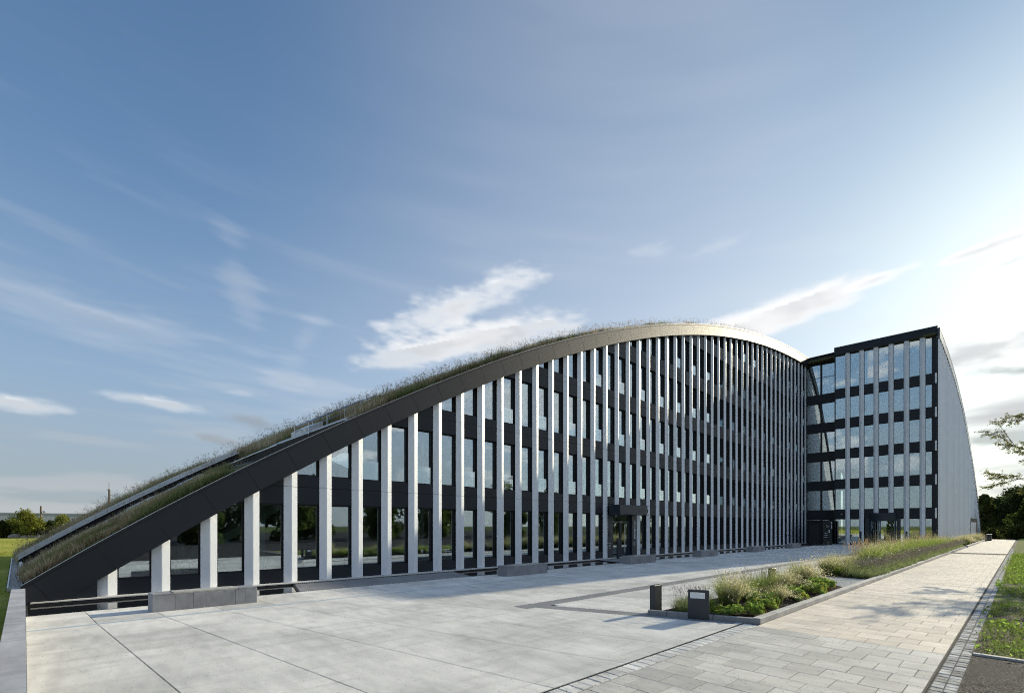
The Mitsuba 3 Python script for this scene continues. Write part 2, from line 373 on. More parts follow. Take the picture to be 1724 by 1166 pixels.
base = plaza_area.difference(shapely.union_all(list(pool_shapes.values()))).buffer(0)
m = prism(base, 0.27); scene['plaza'] = mikit.ply((m[0] + [0, 0, -0.285], m[1]), 'joint_sand'); tag('plaza', kind='structure')
rows = [-2.62, -3.7, -4.79, -6.52, -8.19, -9.87, -11.5, -12.65, -13.82, -14.12]
lines = [joint_line(-7.5 + 1.19 * j) for j in range(62)]
slabs = []
for j in range(61):
    for r in range(len(rows) - 1):
        y0, y1 = rows[r], rows[r + 1]
        if r == 2: y0 = groove_y - 0.0
        ys = np.linspace(y0, y1, 3)
        q = Polygon([(jx(lines[j], y) + 0.007, y) for y in ys] + [(jx(lines[j + 1], y) - 0.007, y) for y in ys[::-1]])
        q = q.intersection(sbox(-99, y1 + 0.004, 99, y0 - 0.004)).intersection(free)
        for p in polys(q):
            if p.area > 0.03:
                c = p.centroid; dd = np.hypot(c.x - EYE[0], c.y - EYE[1])
                slabs.append((p.area / dd ** 3 if dd > 4.2 else 0, p))
slabs.sort(key=lambda s: -s[0])
rest = {0: [], 1: [], 2: []}
for i, (_, p) in enumerate(slabs):
    m = bevel_slab(p, -0.012, 0.0 + rng.uniform(-0.0008, 0.0008), 0.003)
    v = int(rng.integers(3))
    if i < 297: add('plaza__slab', m, f'slab_{v if rng.random() < .6 else 1}')
    else: rest[0].append(m)
k = add('plaza__far_slabs', join(rest[0]), 'slab_1'); tag(k, kind='stuff')
for g in dark_ramps:
    for x in np.arange(-2, 24, 1.19):
        for (a, b) in ((-2.6, -1.5), (-1.495, -0.37)):
            for p in polys(g.intersection(Polygon([(x - b * 0.27 * 0 + 0.003, b), (x + 1.187, b), (x + 1.187 - 0.27, a), (x + 0.003 - 0.27, a)]))):
                add('plaza__dark_slab', bevel_slab(p, -0.012, 0.002, 0.003), 'dark_stone')
for x in np.arange(3, 55, 1.0):
    for p in polys(bandA.intersection(sbox(x + 0.003, -20, x + 0.997, 0))):
        add('plaza__dark_slab', bevel_slab(p, -0.012, 0.001, 0.003), 'dark_stone')
for y in np.arange(-14.2, -9, 0.8):
    for p in polys(bandB.intersection(sbox(0, y + 0.003, 9, y + 0.797))):
        add('plaza__dark_slab', bevel_slab(p, -0.012, 0.001, 0.003), 'dark_stone')
add('plaza__drain_channel', bx(-6.15, 58.5, -4.855, -4.765, -0.012, 0.003), 'channel_metal')

# reflecting pools
for nm, g in pool_shapes.items():
    e = g.bounds
    b = prism(g, 0.04); key = add('pool', (b[0] + [0, 0, -0.285], b[1]), 'black_matt')
    rim = g.difference(g.buffer(-0.02)); r_ = prism(rim, 0.25); add(key + '__rim', (r_[0] + [0, 0, -0.245], r_[1]), 'black_matt')
    w = prism(g.buffer(-0.021), 0.21); add(key + '__water', (w[0] + [0, 0, -0.244], w[1]), 'water')
    tag(key, {'near': 'shallow black reflecting pool at the low end of the facade behind the nearest bench', 'middle': 'black reflecting pool between the two dark stone ramps', 'far': 'long narrow black reflecting pool beyond the canopied door'}[nm], 'pool')

# benches: dark granite blocks standing on the pool edge, a slab seat on top
for i, (x, y, L) in enumerate([(-4.11, -3.95, 2.3), (7.66, -3.72, 2.45), (16.9, -3.62, 2.6), (25.6, -3.45, 2.6), (34.7, -3.42, 2.6), (44.4, -3.36, 2.6)]):
    key = num('bench'); sk = 0.09
    sh = lambda m: (np.c_[m[0][:, 0] - sk * (m[0][:, 1] - y), m[0][:, 1:]], m[1])
    for a, b in ((0, 0.36 * L), (0.36 * L + 0.006, L * 0.77), (L * 0.77 + 0.006, L)):
        add(key + '__block', sh(cbox(x + a, x + b, y, y + 0.56, -0.01, 0.40, 0.008)), 'bench_stone')
    add(key + '__seat', sh(cbox(x + 0.42, x + L * 0.80, y + 0.02, y + 0.50, 0.402, 0.455, 0.008)), 'bench_top')
    add(key + '__end_cap', sh(cbox(x + 0.003, x + 0.41, y + 0.003, y + 0.557, 0.402, 0.44, 0.008)), 'bench_stone')
    add(key + '__end_cap', sh(cbox(x + L * 0.805, x + L - 0.003, y + 0.003, y + 0.557, 0.402, 0.44, 0.008)), 'bench_stone')
    tag(key, ['grey granite block bench nearest the camera at the low end of the facade', 'grey stone bench on the pool edge left of the canopied door', 'grey stone bench just in front of the canopied door',
              'first grey stone bench right of the canopied door', 'second grey stone bench right of the canopied door', 'farthest grey stone bench, beside the black entrance porch'][i], 'bench', 'stone benches along the pool edge')

# concrete wall at the left end, grating strip behind it
def skew(x0, x1, y0, y1, z0, z1, lean=0.0757):
    v, f = bx(x0, x1, y0, y1, z0, z1)
    return np.c_[v[:, 0] - lean * v[:, 1], v[:, 1:]], f


key = num('retaining_wall')
for a, b in ((-0.005, -3.2), (-3.206, -6.4), (-6.406, -9.6), (-9.606, -12.8), (-12.806, -16)):
    add(key + '__block', skew(-6.555 - 0.256, -6.556, b, a, -0.3, 0.44), 'wall_concrete')
tag(key, 'low smooth concrete wall between the lawn and the plaza', 'wall')
key = num('grating_strip')
fr = [skew(-6.90, -6.87, 0.02, 17.4, 0.2, 0.46, 0.0835), skew(-6.62, -6.60, 0.02, 17.4, 0.2, 0.46, 0.0835)]
fr += [skew(-6.87, -6.62, y, y + 0.02, 0.36, 0.45, 0.0835) for y in np.arange(0.03, 17.3, 0.12)]
add(key + '__bars', join(fr), 'steel'); labels[key + '__bars'] = {'kind': 'stuff'}
add(key + '__tray', skew(-6.869, -6.621, 0.025, 17.3, 0.15, 0.2, 0.0835), 'bench_stone')
tag(key, 'steel grating strip between lawn and the foot of the green roof', 'grating')

# ---------------------------------------------------------------- path
scene['path'] = mikit.ply(bx(-30, 104, -17.38, -14.13, -0.3, -0.016), 'joint_sand'); tag('path', kind='structure')
pav = []
for r in range(-14, 100):
    x0 = 0.02 + 0.4715 * r
    off = 0.23 * (r % 2)
    edges = [-14.43] + [y for y in np.arange(-14.43 - 0.23 - off, -17.2, -0.46)] + [-17.36]
    for a, b in zip(edges, edges[1:]):
        if a - b < 0.1: continue
        cx, cy = x0 + 0.235, (a + b) / 2
        d = np.hypot(cx - EYE[0], cy - EYE[1])
        D = (np.array([cx, cy]) - EYE[:2]) @ FWD[:2]; s = (np.array([cx, cy]) - EYE[:2]) @ RGT[:2]
        vis = D > 4 and abs(s / D) < 1.2
        pav.append((-d if vis else -999 - d, x0, a, b, r))
pav.sort(key=lambda s: -s[0])
far = {True: [], False: []}
for i, (_, x0, a, b, r) in enumerate(pav):
    z = 0.0 + rng.uniform(-0.0015, 0.0015)
    m = bevel_slab(sbox(x0 + 0.004, b + 0.004, x0 + 0.4675, a - 0.004), -0.016, z, 0.004)
    beige = x0 > 4.9
    if i < 298:
        t = int(rng.integers(3)) if rng.random() > 0.06 else 0
        add('path__paver', m, ('beige_' if beige else 'paver_') + str(t))
    elif x0 < 44: far[beige].append(m)
for b_, nm in ((True, 'beige_1'), (False, 'paver_1')):
    if far[b_]:
        k = add('path__far_pavers', join(far[b_]), nm); tag(k, kind='stuff')
mat('far_paving', proc(lambda p, n, uv: mi.Color3f(0.66, 0.59, 0.49) * (0.9 + 0.2 * fbm(p.x * 1.2, p.y * 1.2, 0, 3)) * (1 - 0.25 * (1 - smoothstep(0.0, 0.04, dr.abs(p.x / 0.4715 - dr.floor(p.x / 0.4715) - 0.5) * 2)))), 0.8, 0.3)
add('path__distant_surface', bx(46.7, 103.9, -17.36, -14.43, -0.02, 0.0), 'far_paving')
for x in np.arange(-7.5, 5.2, 0.2):
    w = rng.uniform(0.18, 0.192)
    m = bevel_slab(sbox(x, -14.415 + rng.uniform(0, .01), x + w, -14.15 - rng.uniform(0, .01)), -0.016, rng.uniform(-0.003, 0.003), 0.010)
    add('path__cobble', m, f'cobble_{int(rng.integers(3))}')
gut = []
for x in np.arange(-12, 60, 0.165):
    for a, b in ((-17.52, -17.40), (-17.65, -17.53)):
        gut.append(bevel_slab(sbox(x + rng.uniform(0, .02), a, x + 0.15, b), -0.02, rng.uniform(-0.012, -0.002), 0.008))
scene['gutter'] = mikit.ply(bx(-30, 104, -17.66, -17.385, -0.3, -0.02), 'joint_sand'); tag('gutter', kind='structure')
order = sorted(range(len(gut)), key=lambda i: abs(gut[i][0][:, 0].mean() - 8))
for i in order[:190]: add('gutter__cobble', gut[i], f'gutter_stone_{int(rng.integers(3))}')
k = add('gutter__far_cobbles', join([gut[i] for i in order[190:]]), 'gutter_stone_1'); tag(k, kind='stuff')

# planting bed: soil, kerbs, grate
soil = [Polygon([(4.75, -12.3), (16.55, -12.3), (13.35, -14.25), (5.55, -14.25)]), Polygon([(17.2, -12.3), (57, -12.3), (57, -14.25), (17.2, -14.25)]), Polygon([(60.5, -12.8), (96, -12.8), (96, -14.25), (60.5, -14.25)])]
for i, g in enumerate(soil):
    n = len(np.arange(g.bounds[0], g.bounds[2], 0.25))
    m = prism(g, 0.33); key = num('planting_bed'); scene[key] = mikit.ply((m[0] + [0, 0, -0.28], m[1]), 'soil'); tag(key, kind='structure')
g = Polygon([(16.62, -12.3), (17.15, -12.3), (17.15, -14.25), (13.42, -14.25)])
m = prism(g, 0.3); scene['grate_bed'] = mikit.ply((m[0] + [0, 0, -0.28], m[1]), 'joint_sand'); tag('grate_bed', kind='structure')
gb = [bx(x, x + 0.03, -14.24, -12.31, 0.025, 0.05) for x in np.arange(13.3, 17.2, 0.075)] + [bx(13.3, 17.15, y, y + 0.02, 0.02, 0.047) for y in np.arange(-14.2, -12.3, 0.15)]
gb2 = []
for v, f in gb:
    p = sbox(v[:, 0].min(), v[:, 1].min(), v[:, 0].max(), v[:, 1].max()).intersection(g)
    for q in polys(p) if p.area > 1e-4 else []:
        mm = prism(q, 0.024); gb2.append((mm[0] + [0, 0, v[:, 2].min()], mm[1]))
k = add('floor_grating', join(gb2), 'zinc'); tag(k, 'grey metal grating laid between the two planted beds', 'grating')
key = num('bed_kerb'); n = 0
for x in np.arange(5.46, 57.2, 1.0):
    zt = 0.12 + max(0, (x - 25) * 0.0025)
    add(key + '__stone', cbox(x + 0.003, min(x + 0.997, 57.3), -14.42, -14.25, -0.2, zt, 0.008), 'kerb_stone')
tag(key, 'long pale granite kerb between planted bed and path', 'kerb')
key = num('bed_kerb')
p0, p1 = np.array([4.60, -12.22]), np.array([5.46, -14.42])
for a, b in ((0, .18), (.185, .6), (.605, 1)):
    q = [p0 + (p1 - p0) * a, p0 + (p1 - p0) * b]; off = np.array([0.13, 0.05])
    add(key + '__stone', bevel_slab(Polygon([q[0], q[1], q[1] + off, q[0] + off]), -0.2, 0.11, 0.008), 'kerb_dark')
tag(key, 'short dark granite kerb across the near end of the planted bed', 'kerb')
key = num('bed_kerb')
for x in np.arange(60.4, 96, 2.0):
    add(key + '__stone', cbox(x + 0.003, x + 1.997, -14.42, -14.25, -0.2, 0.16, 0.008), 'kerb_stone')
tag(key, 'far pale kerb beyond the crossing strip of the path', 'kerb')
add('crossing', bx(57.4, 60.3, -14.40, -12.3, -0.3, 0.002), 'plinth_stone'); tag('crossing', kind='structure')
add('side_path', bx(60.7, 131, -12.75, -12.25, -0.3, 0.004), 'plinth_stone'); tag('side_path', kind='structure')

# ---------------------------------------------------------------- the building
B = 'office_building'
tag(B, 'wave-shaped office building with white vertical fins, dark panels and a planted curved roof', 'building')
PITCH, FW, SP = 3.52, 0.47, 1.28
SILL, HEAD, MID = 0.50, 2.94, 3.58
nfl = 7


def under(drop=0.0, x0=-7, x1=61.2, n=300):
    xs = np.linspace(x0, x1, n)
    return Polygon([(x0, -5)] + [(x, z) for x, z in zip(xs, zbot(xs) - drop)] + [(x1, -5)])


FACE = under(-0.25)
GLASSY = under(-0.12)
door_k = (15, 16, 17)


def fin_mesh(x0, z0, zt, w=FW, d0=0.02, d1=0.098, apex=0.25, y=0.0, top=None):
    prof = [(0, 0), (0, d0), (apex - 0.012, d1), (apex + 0.012, d1), (w, d0), (w, 0)]
    lo = np.array([[x0 + a, y - b, z0] for a, b in prof]); hi = np.array([[x0 + a, y - b, (zt if top is None else float(top(x0 + a)))] for a, b in prof])
    n = len(prof); f = []
    for i in range(n):
        j = (i + 1) % n; f += [[i, j, n + j], [i, n + j, n + i]]
    for i in range(1, n - 1): f += [[0, i + 1, i], [n, n + i, n + i + 1]]
    return np.vstack([lo, hi]), np.array(f)


for k in range(-4, 48):
    x0 = k * SP
    top = lambda x: zbot(x) + 0.06
    z0 = 0.06
    if k in (16, 17): z0 = 3.45
    # two aluminium lengths per storey, a hairline joint at each floor line
    cuts = [z0] + [MID + PITCH * f for f in range(nfl) if z0 + 0.3 < MID + PITCH * f < float(top(x0)) - 0.3]
    parts = [fin_mesh(x0, a, b - 0.012) for a, b in zip(cuts, cuts[1:])] + [fin_mesh(x0, cuts[-1], 0, top=top)]
    add(B + '__fin', join(parts), 'white_metal')
    if k not in (16, 17):
        m = xz_prism(sbox(x0 + 0.015, 0.0, x0 + 0.455, 30).intersection(FACE), 0.0, 0.32)
        add(B + '__mullion', m, 'black_matt')


def window(key, opening, y_glass, frame=0.055, depth=0.06):
    """A window: black frame, one pane."""
    fr = opening.difference(opening.buffer(-frame, join_style=2))
    m = xz_prism(fr, y_glass - depth / 2, y_glass + depth / 2)
    if m is None: return None
    w = add(key, m, 'black_matt')
    p = xz_prism(opening.buffer(-frame, join_style=2), 0, 0.01)
    if p is not None:
        # a single sheet
        sh = opening.buffer(-frame * 0.9, join_style=2); vs = []
        for q in polys(sh):
            tv, tf = trimesh.creation.triangulate_polygon(shapely.geometry.polygon.orient(q), engine='earcut')
            vs.append((np.c_[tv[:, 0], np.full(len(tv), y_glass), tv[:, 1]], np.array(tf)))
        if vs: add(w + '__pane', join(vs), 'glass')
    return w


YG = 0.17
for k in range(-5, 48):
    a, b = k * SP + 0.455, (k + 1) * SP + 0.015
    if k == 47: b = X_END + 0.2
    cx = (a + b) / 2
    if k in door_k: pass
    else:
        for p in polys(sbox(a, 0.055, b, SILL).intersection(FACE)):
            add(B + '__base_panel', xz_prism(p, 0.0, 0.32), 'black_panel')
    for f in range(nfl):
        z = PITCH * f
        if z > float(zbot(b)) + 0.4: break
        lo = sbox(a, HEAD + z, b, MID + z - 0.006).intersection(FACE)
        for p in polys(lo):
            if not (f == 0 and k in door_k) : add(B + '__spandrel_panel', xz_prism(p, 0.0, 0.32), 'black_panel')
            else: add(B + '__spandrel_panel', xz_prism(p, 0.05, 0.32), 'black_panel')
        for p in polys(sbox(a, MID + z + 0.006, b, SILL + PITCH + z).intersection(FACE)):
            add(B + '__sill_panel', xz_prism(p, 0.0, 0.32), 'black_panel')
        if f == 0 and k in door_k: continue
        for p in polys(sbox(a, SILL + z, b, HEAD + z).intersection(GLASSY)):
            if p.area > 0.08:
                w = window(B + '__window', p, YG)
                if f > 0 and k % 2 == 0 and p.area > 1.2 and p.bounds[3] - p.bounds[1] > 2.0:
                    q = xz_prism(sbox(a + 0.02, SILL + z + 0.03, b - 0.14, SILL + z + 0.78), 0.12, 0.13)
                    xs = [a + 0.02, b - 0.12]
                    add(w + '__glass_railing', (np.array([[xs[0], .05, SILL + z + .03], [xs[1], .05, SILL + z + .03], [xs[1], .05, SILL + z + .78], [xs[0], .05, SILL + z + .78]]), np.array([[0, 1, 2], [0, 2, 3]])), 'glass')

# fascia: one folded panel per bay, joints square to the slope
xs = np.linspace(-6.62, X_END, 400)


def fascia_line(x):
    """Top and bottom point of the joint through x on the fascia's middle line."""
    zm = lambda q: (ztop(q) + zbot(q)) / 2
    s = float((zm(x + .05) - zm(x - .05)) / .1); th = math.atan(s)
    n = np.array([-math.sin(th), math.cos(th)])
    def hit(fn):
        lo, hi = -1.5, 1.5
        for _ in range(40):
            m_ = (lo + hi) / 2; p = np.array([x, float(zm(x))]) + n * m_
            if p[1] < float(fn(p[0])): lo = m_
            else: hi = m_
        return np.array([x, float(zm(x))]) + n * lo
    return hit(ztop), hit(zbot)


body = Polygon([(x, z) for x, z in zip(xs, ztop(xs) - 0.10)] + [(x, z) for x, z in zip(xs[::-1], zbot(xs[::-1]))]).buffer(0)
body = body.intersection(sbox(-6.60, 0.06, X_END, 40))
js = [fascia_line(-6.2 + 1.28 * i) for i in range(54)]
js = [(np.array([-9, 0.]), np.array([-9, -2.]))] + [j for j in js if j[0][0] < X_END - 0.25] + [(np.array([X_END + 1, 30.]), np.array([X_END + 1, 15.]))]
for (t0, b0), (t1, b1) in zip(js, js[1:]):
    def ext(t, b): return t + (t - b) * 2, b - (t - b) * 2
    a0, c0 = ext(t0, b0) if t0[0] > -8.9 else (np.array([-9, 9.]), np.array([-9, -9.])); a1, c1 = ext(t1, b1) if t1[0] < X_END + 0.9 else (np.array([X_END + 2, 40.]), np.array([X_END + 2, 0.]))
    q = Polygon([a0, a1, c1, c0]).buffer(-0.007, join_style=2).intersection(body)
    for p in polys(q):
        if p.area > 0.02: add(B + '__fascia_panel', xz_prism(p, -0.28, 0.0), 'black_panel')
# cap strip along the roof edge and the dark shadow gap below it
cap = Polygon([(x, z) for x, z in zip(xs, ztop(xs))] + [(x, z - 0.085) for x, z in zip(xs[::-1], ztop(xs[::-1]))])
add(B + '__roof_edge_trim', xz_prism(cap, -0.30, -0.05), 'black_panel')
lip = Polygon([(x, z + 0.013) for x, z in zip(xs, ztop(xs))] + [(x, z + 0.002) for x, z in zip(xs[::-1], ztop(xs[::-1]))])
add(B + '__roof_edge_flashing', xz_prism(lip, -0.302, -0.06), 'zinc')
core = Polygon([(x, z) for x, z in zip(xs, ztop(xs) - 0.09)] + [(x, z) for x, z in zip(xs[::-1], np.maximum(zbot(xs[::-1]) + 0.05, -0.2))]).buffer(0)
add(B + '__fascia_core', xz_prism(core, -0.26, 0.30), 'black_matt')
add(B + '__foot_panel', xz_prism(sbox(-6.6, 0.05, -5.1, 2).intersection(under(-0.12)), -0.20, 0.30), 'black_panel')
for x in np.arange(-6.44, 60.5, 2.56):
    add(B + '__plinth', cbox(x + 0.004, min(x + 2.556, 60.7), PLINTH_Y, -0.002, 0.018, 0.055, 0.005), 'plinth_stone')
add(B + '__plinth_wall', bx(-6.4, 60.7, PLINTH_Y + 0.05, 0.3, -0.3, 0.0175), 'black_matt')

# ---- roof: the curve is carried back along lines that lean to the left
LEAN = 0.095


def roof_patch(poly, dz=0.0, thick=0.25, step=0.7):
    """A plan polygon in (x', y) laid on the curve; x = x' - LEAN y."""
    out = []
    x0, _, x1, _ = poly.bounds
    g = np.arange(x0, x1 + step, step)
    for a, b in zip(g, g[1:]):
        for p in polys(poly.intersection(sbox(a, -99, b, 99))):
            m = prism(p, 1.0)
            v = m[0]; z = ztop(v[:, 0]) + dz - thick * (1 - v[:, 2])
            out.append((np.c_[v[:, 0] - LEAN * v[:, 1], v[:, 1], z], m[1]))
    return join(out)


LIP = [(-6.55, 5.1), (-0.9, 5.1), (0.3, 4.5), (1.1, 3.5), (1.8, 2.2), (2.5, 0.35)]
R1 = Polygon([(-6.55, 0.25), (-0.9, 0.25), (-0.9, 5.05), (-6.55, 5.05)])
R2 = Polygon([(-6.55, 10.3), (1.6, 10.3), (1.6, 17), (-6.55, 17)])
R3 = Polygon([(2.55, 0.25), (61.3, 0.25), (62.5, 17), (1.61, 17), (1.61, 4.6), (1.3, 3.9), (1.9, 2.3)])
for g in (R1, R2, R3): add(B + '__green_roof', roof_patch(g), 'roof_soil')
slot = Polygon([(-6.55, 5.12), (-0.9, 5.12), (-0.9, 0.25), (2.5, 0.25), (1.9, 2.2), (1.29, 3.85), (1.6, 4.6), (1.6, 10.28), (-6.55, 10.28)])
add(B + '__roof_slot_floor', roof_patch(slot.buffer(-0.01), -1.15, 0.1), 'black_matt')


def roof_strip(path, w, dz0, dz1, m, name):
    """A long trim on the roof: a band of width w (towards the right of its path), from dz0 to dz1 above the curve."""
    ls = LineString(path); n = max(2, int(ls.length / 0.6))
    ls = LineString([ls.interpolate(t, True) for t in np.linspace(0, 1, n)])
    g = ls.buffer(w / 2, cap_style=2, join_style=2)
    add(B + '__' + name, roof_patch(g, dz1, dz1 - dz0, 0.6), m)


roof_strip(LIP, 0.16, -0.9, 0.05, 'black_matt', 'slot_beam')
roof_strip(LIP[:2], 0.22, 0.052, 0.17, 'zinc', 'slot_flashing')
roof_strip([(-0.9, 5.1), (0.3, 4.5), (1.1, 3.5)], 0.2, 0.052, 0.085, 'steel', 'slot_flashing')
roof_strip([(1.25, 4.2), (1.75, 2.9), (2.3, 1.5), (2.75, 0.4)], 0.55, 0.0, 0.09, 'zinc', 'slot_flashing')
roof_strip([(-0.9, 0.3), (-0.9, 5.0)], 0.1, -1.1, 0.04, 'black_matt', 'slot_beam')
roof_strip([(-6.55, 10.3), (1.6, 10.3)], 0.10, -1.1, 0.14, 'black_panel', 'slot_wall')
roof_strip([(-6.55, 10.18), (1.6, 10.18)], 0.20, 0.142, 0.20, 'zinc', 'slot_rail')
roof_strip([(-6.55, 10.52), (1.6, 10.52)], 0.16, 0.10, 0.36, 'zinc', 'slot_rail')
roof_strip([(-6.5, 0.28), (-6.5, 17)], 0.08, -0.6, 0.03, 'steel', 'roof_foot_trim')
# landings crossing the slot
for xa in (-3.1, -1.2):
    add(B + '__roof_hatch', roof_patch(Polygon([(xa, 5.3), (xa + 0.9, 5.3), (xa + 0.9, 9.9), (xa, 9.9)]), -0.05, 0.1), 'zinc')
# roof light with handrails beside the cut
rl = Polygon([(2.0, 2.9), (2.75, 2.9), (2.75, 4.4), (2.0, 4.4)])
add(B + '__roof_light', roof_patch(rl, 0.28, 0.27, 0.3), 'zinc')
add(B + '__roof_light__pane', roof_patch(rl.buffer(-0.1, join_style=2), 0.295, 0.012, 0.3), 'lamp_panel')
for yy in (2.0, 3.4):
    hp = [(x, yy) for x in np.linspace(1.75, 4.8, 13)]
    key = num(B + '__handrail'); pts = lambda h: np.array([[x - LEAN * y, y, float(ztop(x)) + h] for x, y in hp])
    parts = [tube(pts(0.50), 0.02, 6), tube(pts(0.27), 0.016, 6)]
    for x, y in hp[::3]:
        parts.append(tube([[x - LEAN * y, y, float(ztop(x))], [x - LEAN * y, y, float(ztop(x)) + 0.50]], 0.018, 6))
    scene[key] = mikit.ply(join(parts), 'steel')

# ---- interior: floors, back wall, stair
inn = under(0.15)
for f in range(6):
    z = MID + PITCH * f
    g = sbox(-7, z - 0.3, 60.7, z + 0.02).intersection(under(0.4))
    if polys(g): add(B + '__floor_slab', xz_prism(g, 0.34, 11.0), 'interior')
add(B + '__ground_slab', bx(-5.0, 60.6, 0.34, 14, -0.2, 0.12), 'interior')
xs2 = np.linspace(-7.8, 61, 120)
add(B + '__inner_wall', xz_prism(Polygon([(-7.8, -0.2)] + [(x, z) for x, z in zip(xs2, np.maximum(ztop(xs2) - 0.9, -0.19))] + [(61, -0.2)]).buffer(0).difference(sbox(4.0, 3.7, 8.7, 7.0)), 7.0, 7.2), 'interior')
rear_panes = [Polygon([(8.15, 7.1), (8.15, 8.3), (8.95, 8.25), (12.3, 6.2), (12.3, 5.8), (10.8, 5.8), (9.9, 6.5)]), Polygon([(12.95, 7.0), (13.5, 6.85), (13.5, 8.8), (12.95, 8.5)])]
add(B + '__rear_wall', xz_prism(Polygon([(-7.9, -0.2)] + [(x, z) for x, z in zip(xs2, np.maximum(ztop(xs2 + LEAN * 17) - 0.2, -0.19))] + [(61, -0.2)]).buffer(0).difference(shapely.union_all(rear_panes)), 17.0, 17.2), 'black_matt')
for g in rear_panes:
    v, f = trimesh.creation.triangulate_polygon(g.buffer(0.03, join_style=2), engine='earcut'); add(B + '__rear_window', (np.c_[v[:, 0], np.full(len(v), 17.1), v[:, 1]], np.array(f)), 'clear_glass')
for i, x in enumerate((6.0, 14.5, 23.0, 31.5, 40.0, 48.5, 56.0)):
    add(B + '__inner_wall', bx(x, x + 0.15, 0.36, 6.9, 0.1, float(zbot(x)) - 0.5), 'interior')
st = []
for i in range(18):
    st.append(bx(-3.6 + 0.28 * i, -3.3 + 0.28 * i, 2.0, 3.2, 0.15 + 0.19 * i, 0.2 + 0.19 * i))
st += [(np.array([[-3.6, y, 0.1], [1.5, y, 3.5], [1.5, y, 3.85], [-3.6, y, 0.45], [-3.6, y + .08, 0.1], [1.5, y + .08, 3.5], [1.5, y + .08, 3.85], [-3.6, y + .08, 0.45]]), np.array([[0, 1, 2], [0, 2, 3], [4, 6, 5], [4, 7, 6], [3, 2, 6], [3, 6, 7], [0, 5, 1], [0, 4, 5]])) for y in (1.92, 3.2)]
add(B + '__inner_stair', join(st), 'interior_pale')
for x in np.arange(-3.2, 58, 2.56):
    if float(zbot(x)) > 1.6:
        add(B + '__inner_column', tube([[x + .3, 1.6, 0.1], [x + .3, 1.6, min(3.3, float(zbot(x)) - .3)]], 0.13, 10), 'interior_pale')

add(B + '__inner_wall', bx(60.68, 60.74, 0.33, 17, -0.2, 21.6), 'black_matt')
add(B + '__inner_wall', bx(60.76, 66.2, 0.55, 0.75, 0.0, 22.6), 'black_matt')

# ---- door with canopy
C_ = B + '__entrance_canopy'
scene[C_] = mikit.ply(cbox(19.68, 23.05, -1.0, -0.135, 2.88, 3.50, 0.006), 'black_sign')
for x in (20.23, 21.05, 21.87): add(C_ + '__joint', bx(x, x + 0.008, -1.002, -0.99, 2.89, 3.49), 'black_matt')
tm = meshkit.text_mesh('1', 0.5, 0.012, True); v = np.array(tm.vertices)
add(C_ + '__number', (np.c_[22.72 + v[:, 0], -1.004 - v[:, 2], 2.94 + v[:, 1]], np.array(tm.faces)), 'white_paint')
D_ = B + '__entrance_door'
fr = sbox(19.66, 0.06, 23.06, 2.94).difference(shapely.union_all([sbox(20.35, 0.12, 21.28, 2.35), sbox(21.42, 0.12, 22.25, 2.35), sbox(20.35, 2.45, 22.25, 2.86), sbox(22.42, 0.12, 22.44, 0.14)]))
scene[D_] = mikit.ply(xz_prism(fr, 0.10, 0.22), 'black_sign')
for q in ((20.35, 0.12, 21.28, 2.35), (21.42, 0.12, 22.25, 2.35), (20.35, 2.45, 22.25, 2.86)):
    add(D_ + '__pane', (np.array([[q[0], .17, q[1]], [q[2], .17, q[1]], [q[2], .17, q[3]], [q[0], .17, q[3]]]), np.array([[0, 1, 2], [0, 2, 3]])), 'glass')
add(D_ + '__handle', join([tube([[21.66, -0.0, 0.35], [21.66, -0.0, 2.25]], 0.03, 8)] + [tube([[21.66, 0.0, z], [21.66, 0.11, z]], 0.012, 6) for z in (0.5, 2.1)]), 'steel')
add(B + '__door_side_panel', bx(22.44, 23.03, -0.06, 0.0995, 0.06, 2.87), 'black_sign')
add(B + '__door_side_panel', bx(19.68, 20.28, -0.02, 0.0995, 0.06, 2.87), 'black_sign')
N_ = B + '__name_sign'
letters = []
for i in range(9):
    z = 2.42 - i * 0.145
    letters += [bx(22.70, 22.735, -0.066, -0.0605, z, z + 0.10), bx(22.735, 22.82, -0.066, -0.0605, z + rng.choice([0, 0.035, 0.06]), z + 0.10)]
for i in range(3): letters.append(bx(22.62, 22.82, -0.066, -0.0605, 0.98 - i * 0.09, 1.0 - i * 0.09))
scene[N_] = mikit.ply(join(letters), 'white_paint')
intercom = [bx(19.80, 20.02, -0.028, -0.0205, 0.98 - i * 0.1, 1.0 - i * 0.1) for i in range(4)]
add(B + '__intercom', join(intercom), 'white_paint')
add(B + '__intercom', bx(19.82, 20.0, -0.05, -0.0205, 1.45, 1.75), 'black_matt')
k = add('door_post', cbox(20.02, 20.16, -0.62, -0.48, 0.003, 1.35, 0.005), 'black_sign'); tag(k, 'slim black post with a push button in front of the canopied door', 'post')

# ---- tower: the end face of the second wing, and the recessed link
tl = float(np.hypot(*(TB - TA))); td = (TB - TA) / tl; tn = np.array([td[1], -td[0]])
tn = -tn if tn[0] > 0 else tn


def tw(m, org=TA):
    """(q along the face, o towards the viewer, z) -> world."""
    v = np.asarray(m[0], float)
    return np.c_[org[0] + v[:, 0] * td[0] + v[:, 1] * tn[0], org[1] + v[:, 0] * td[1] + v[:, 1] * tn[1], v[:, 2]], m[1]


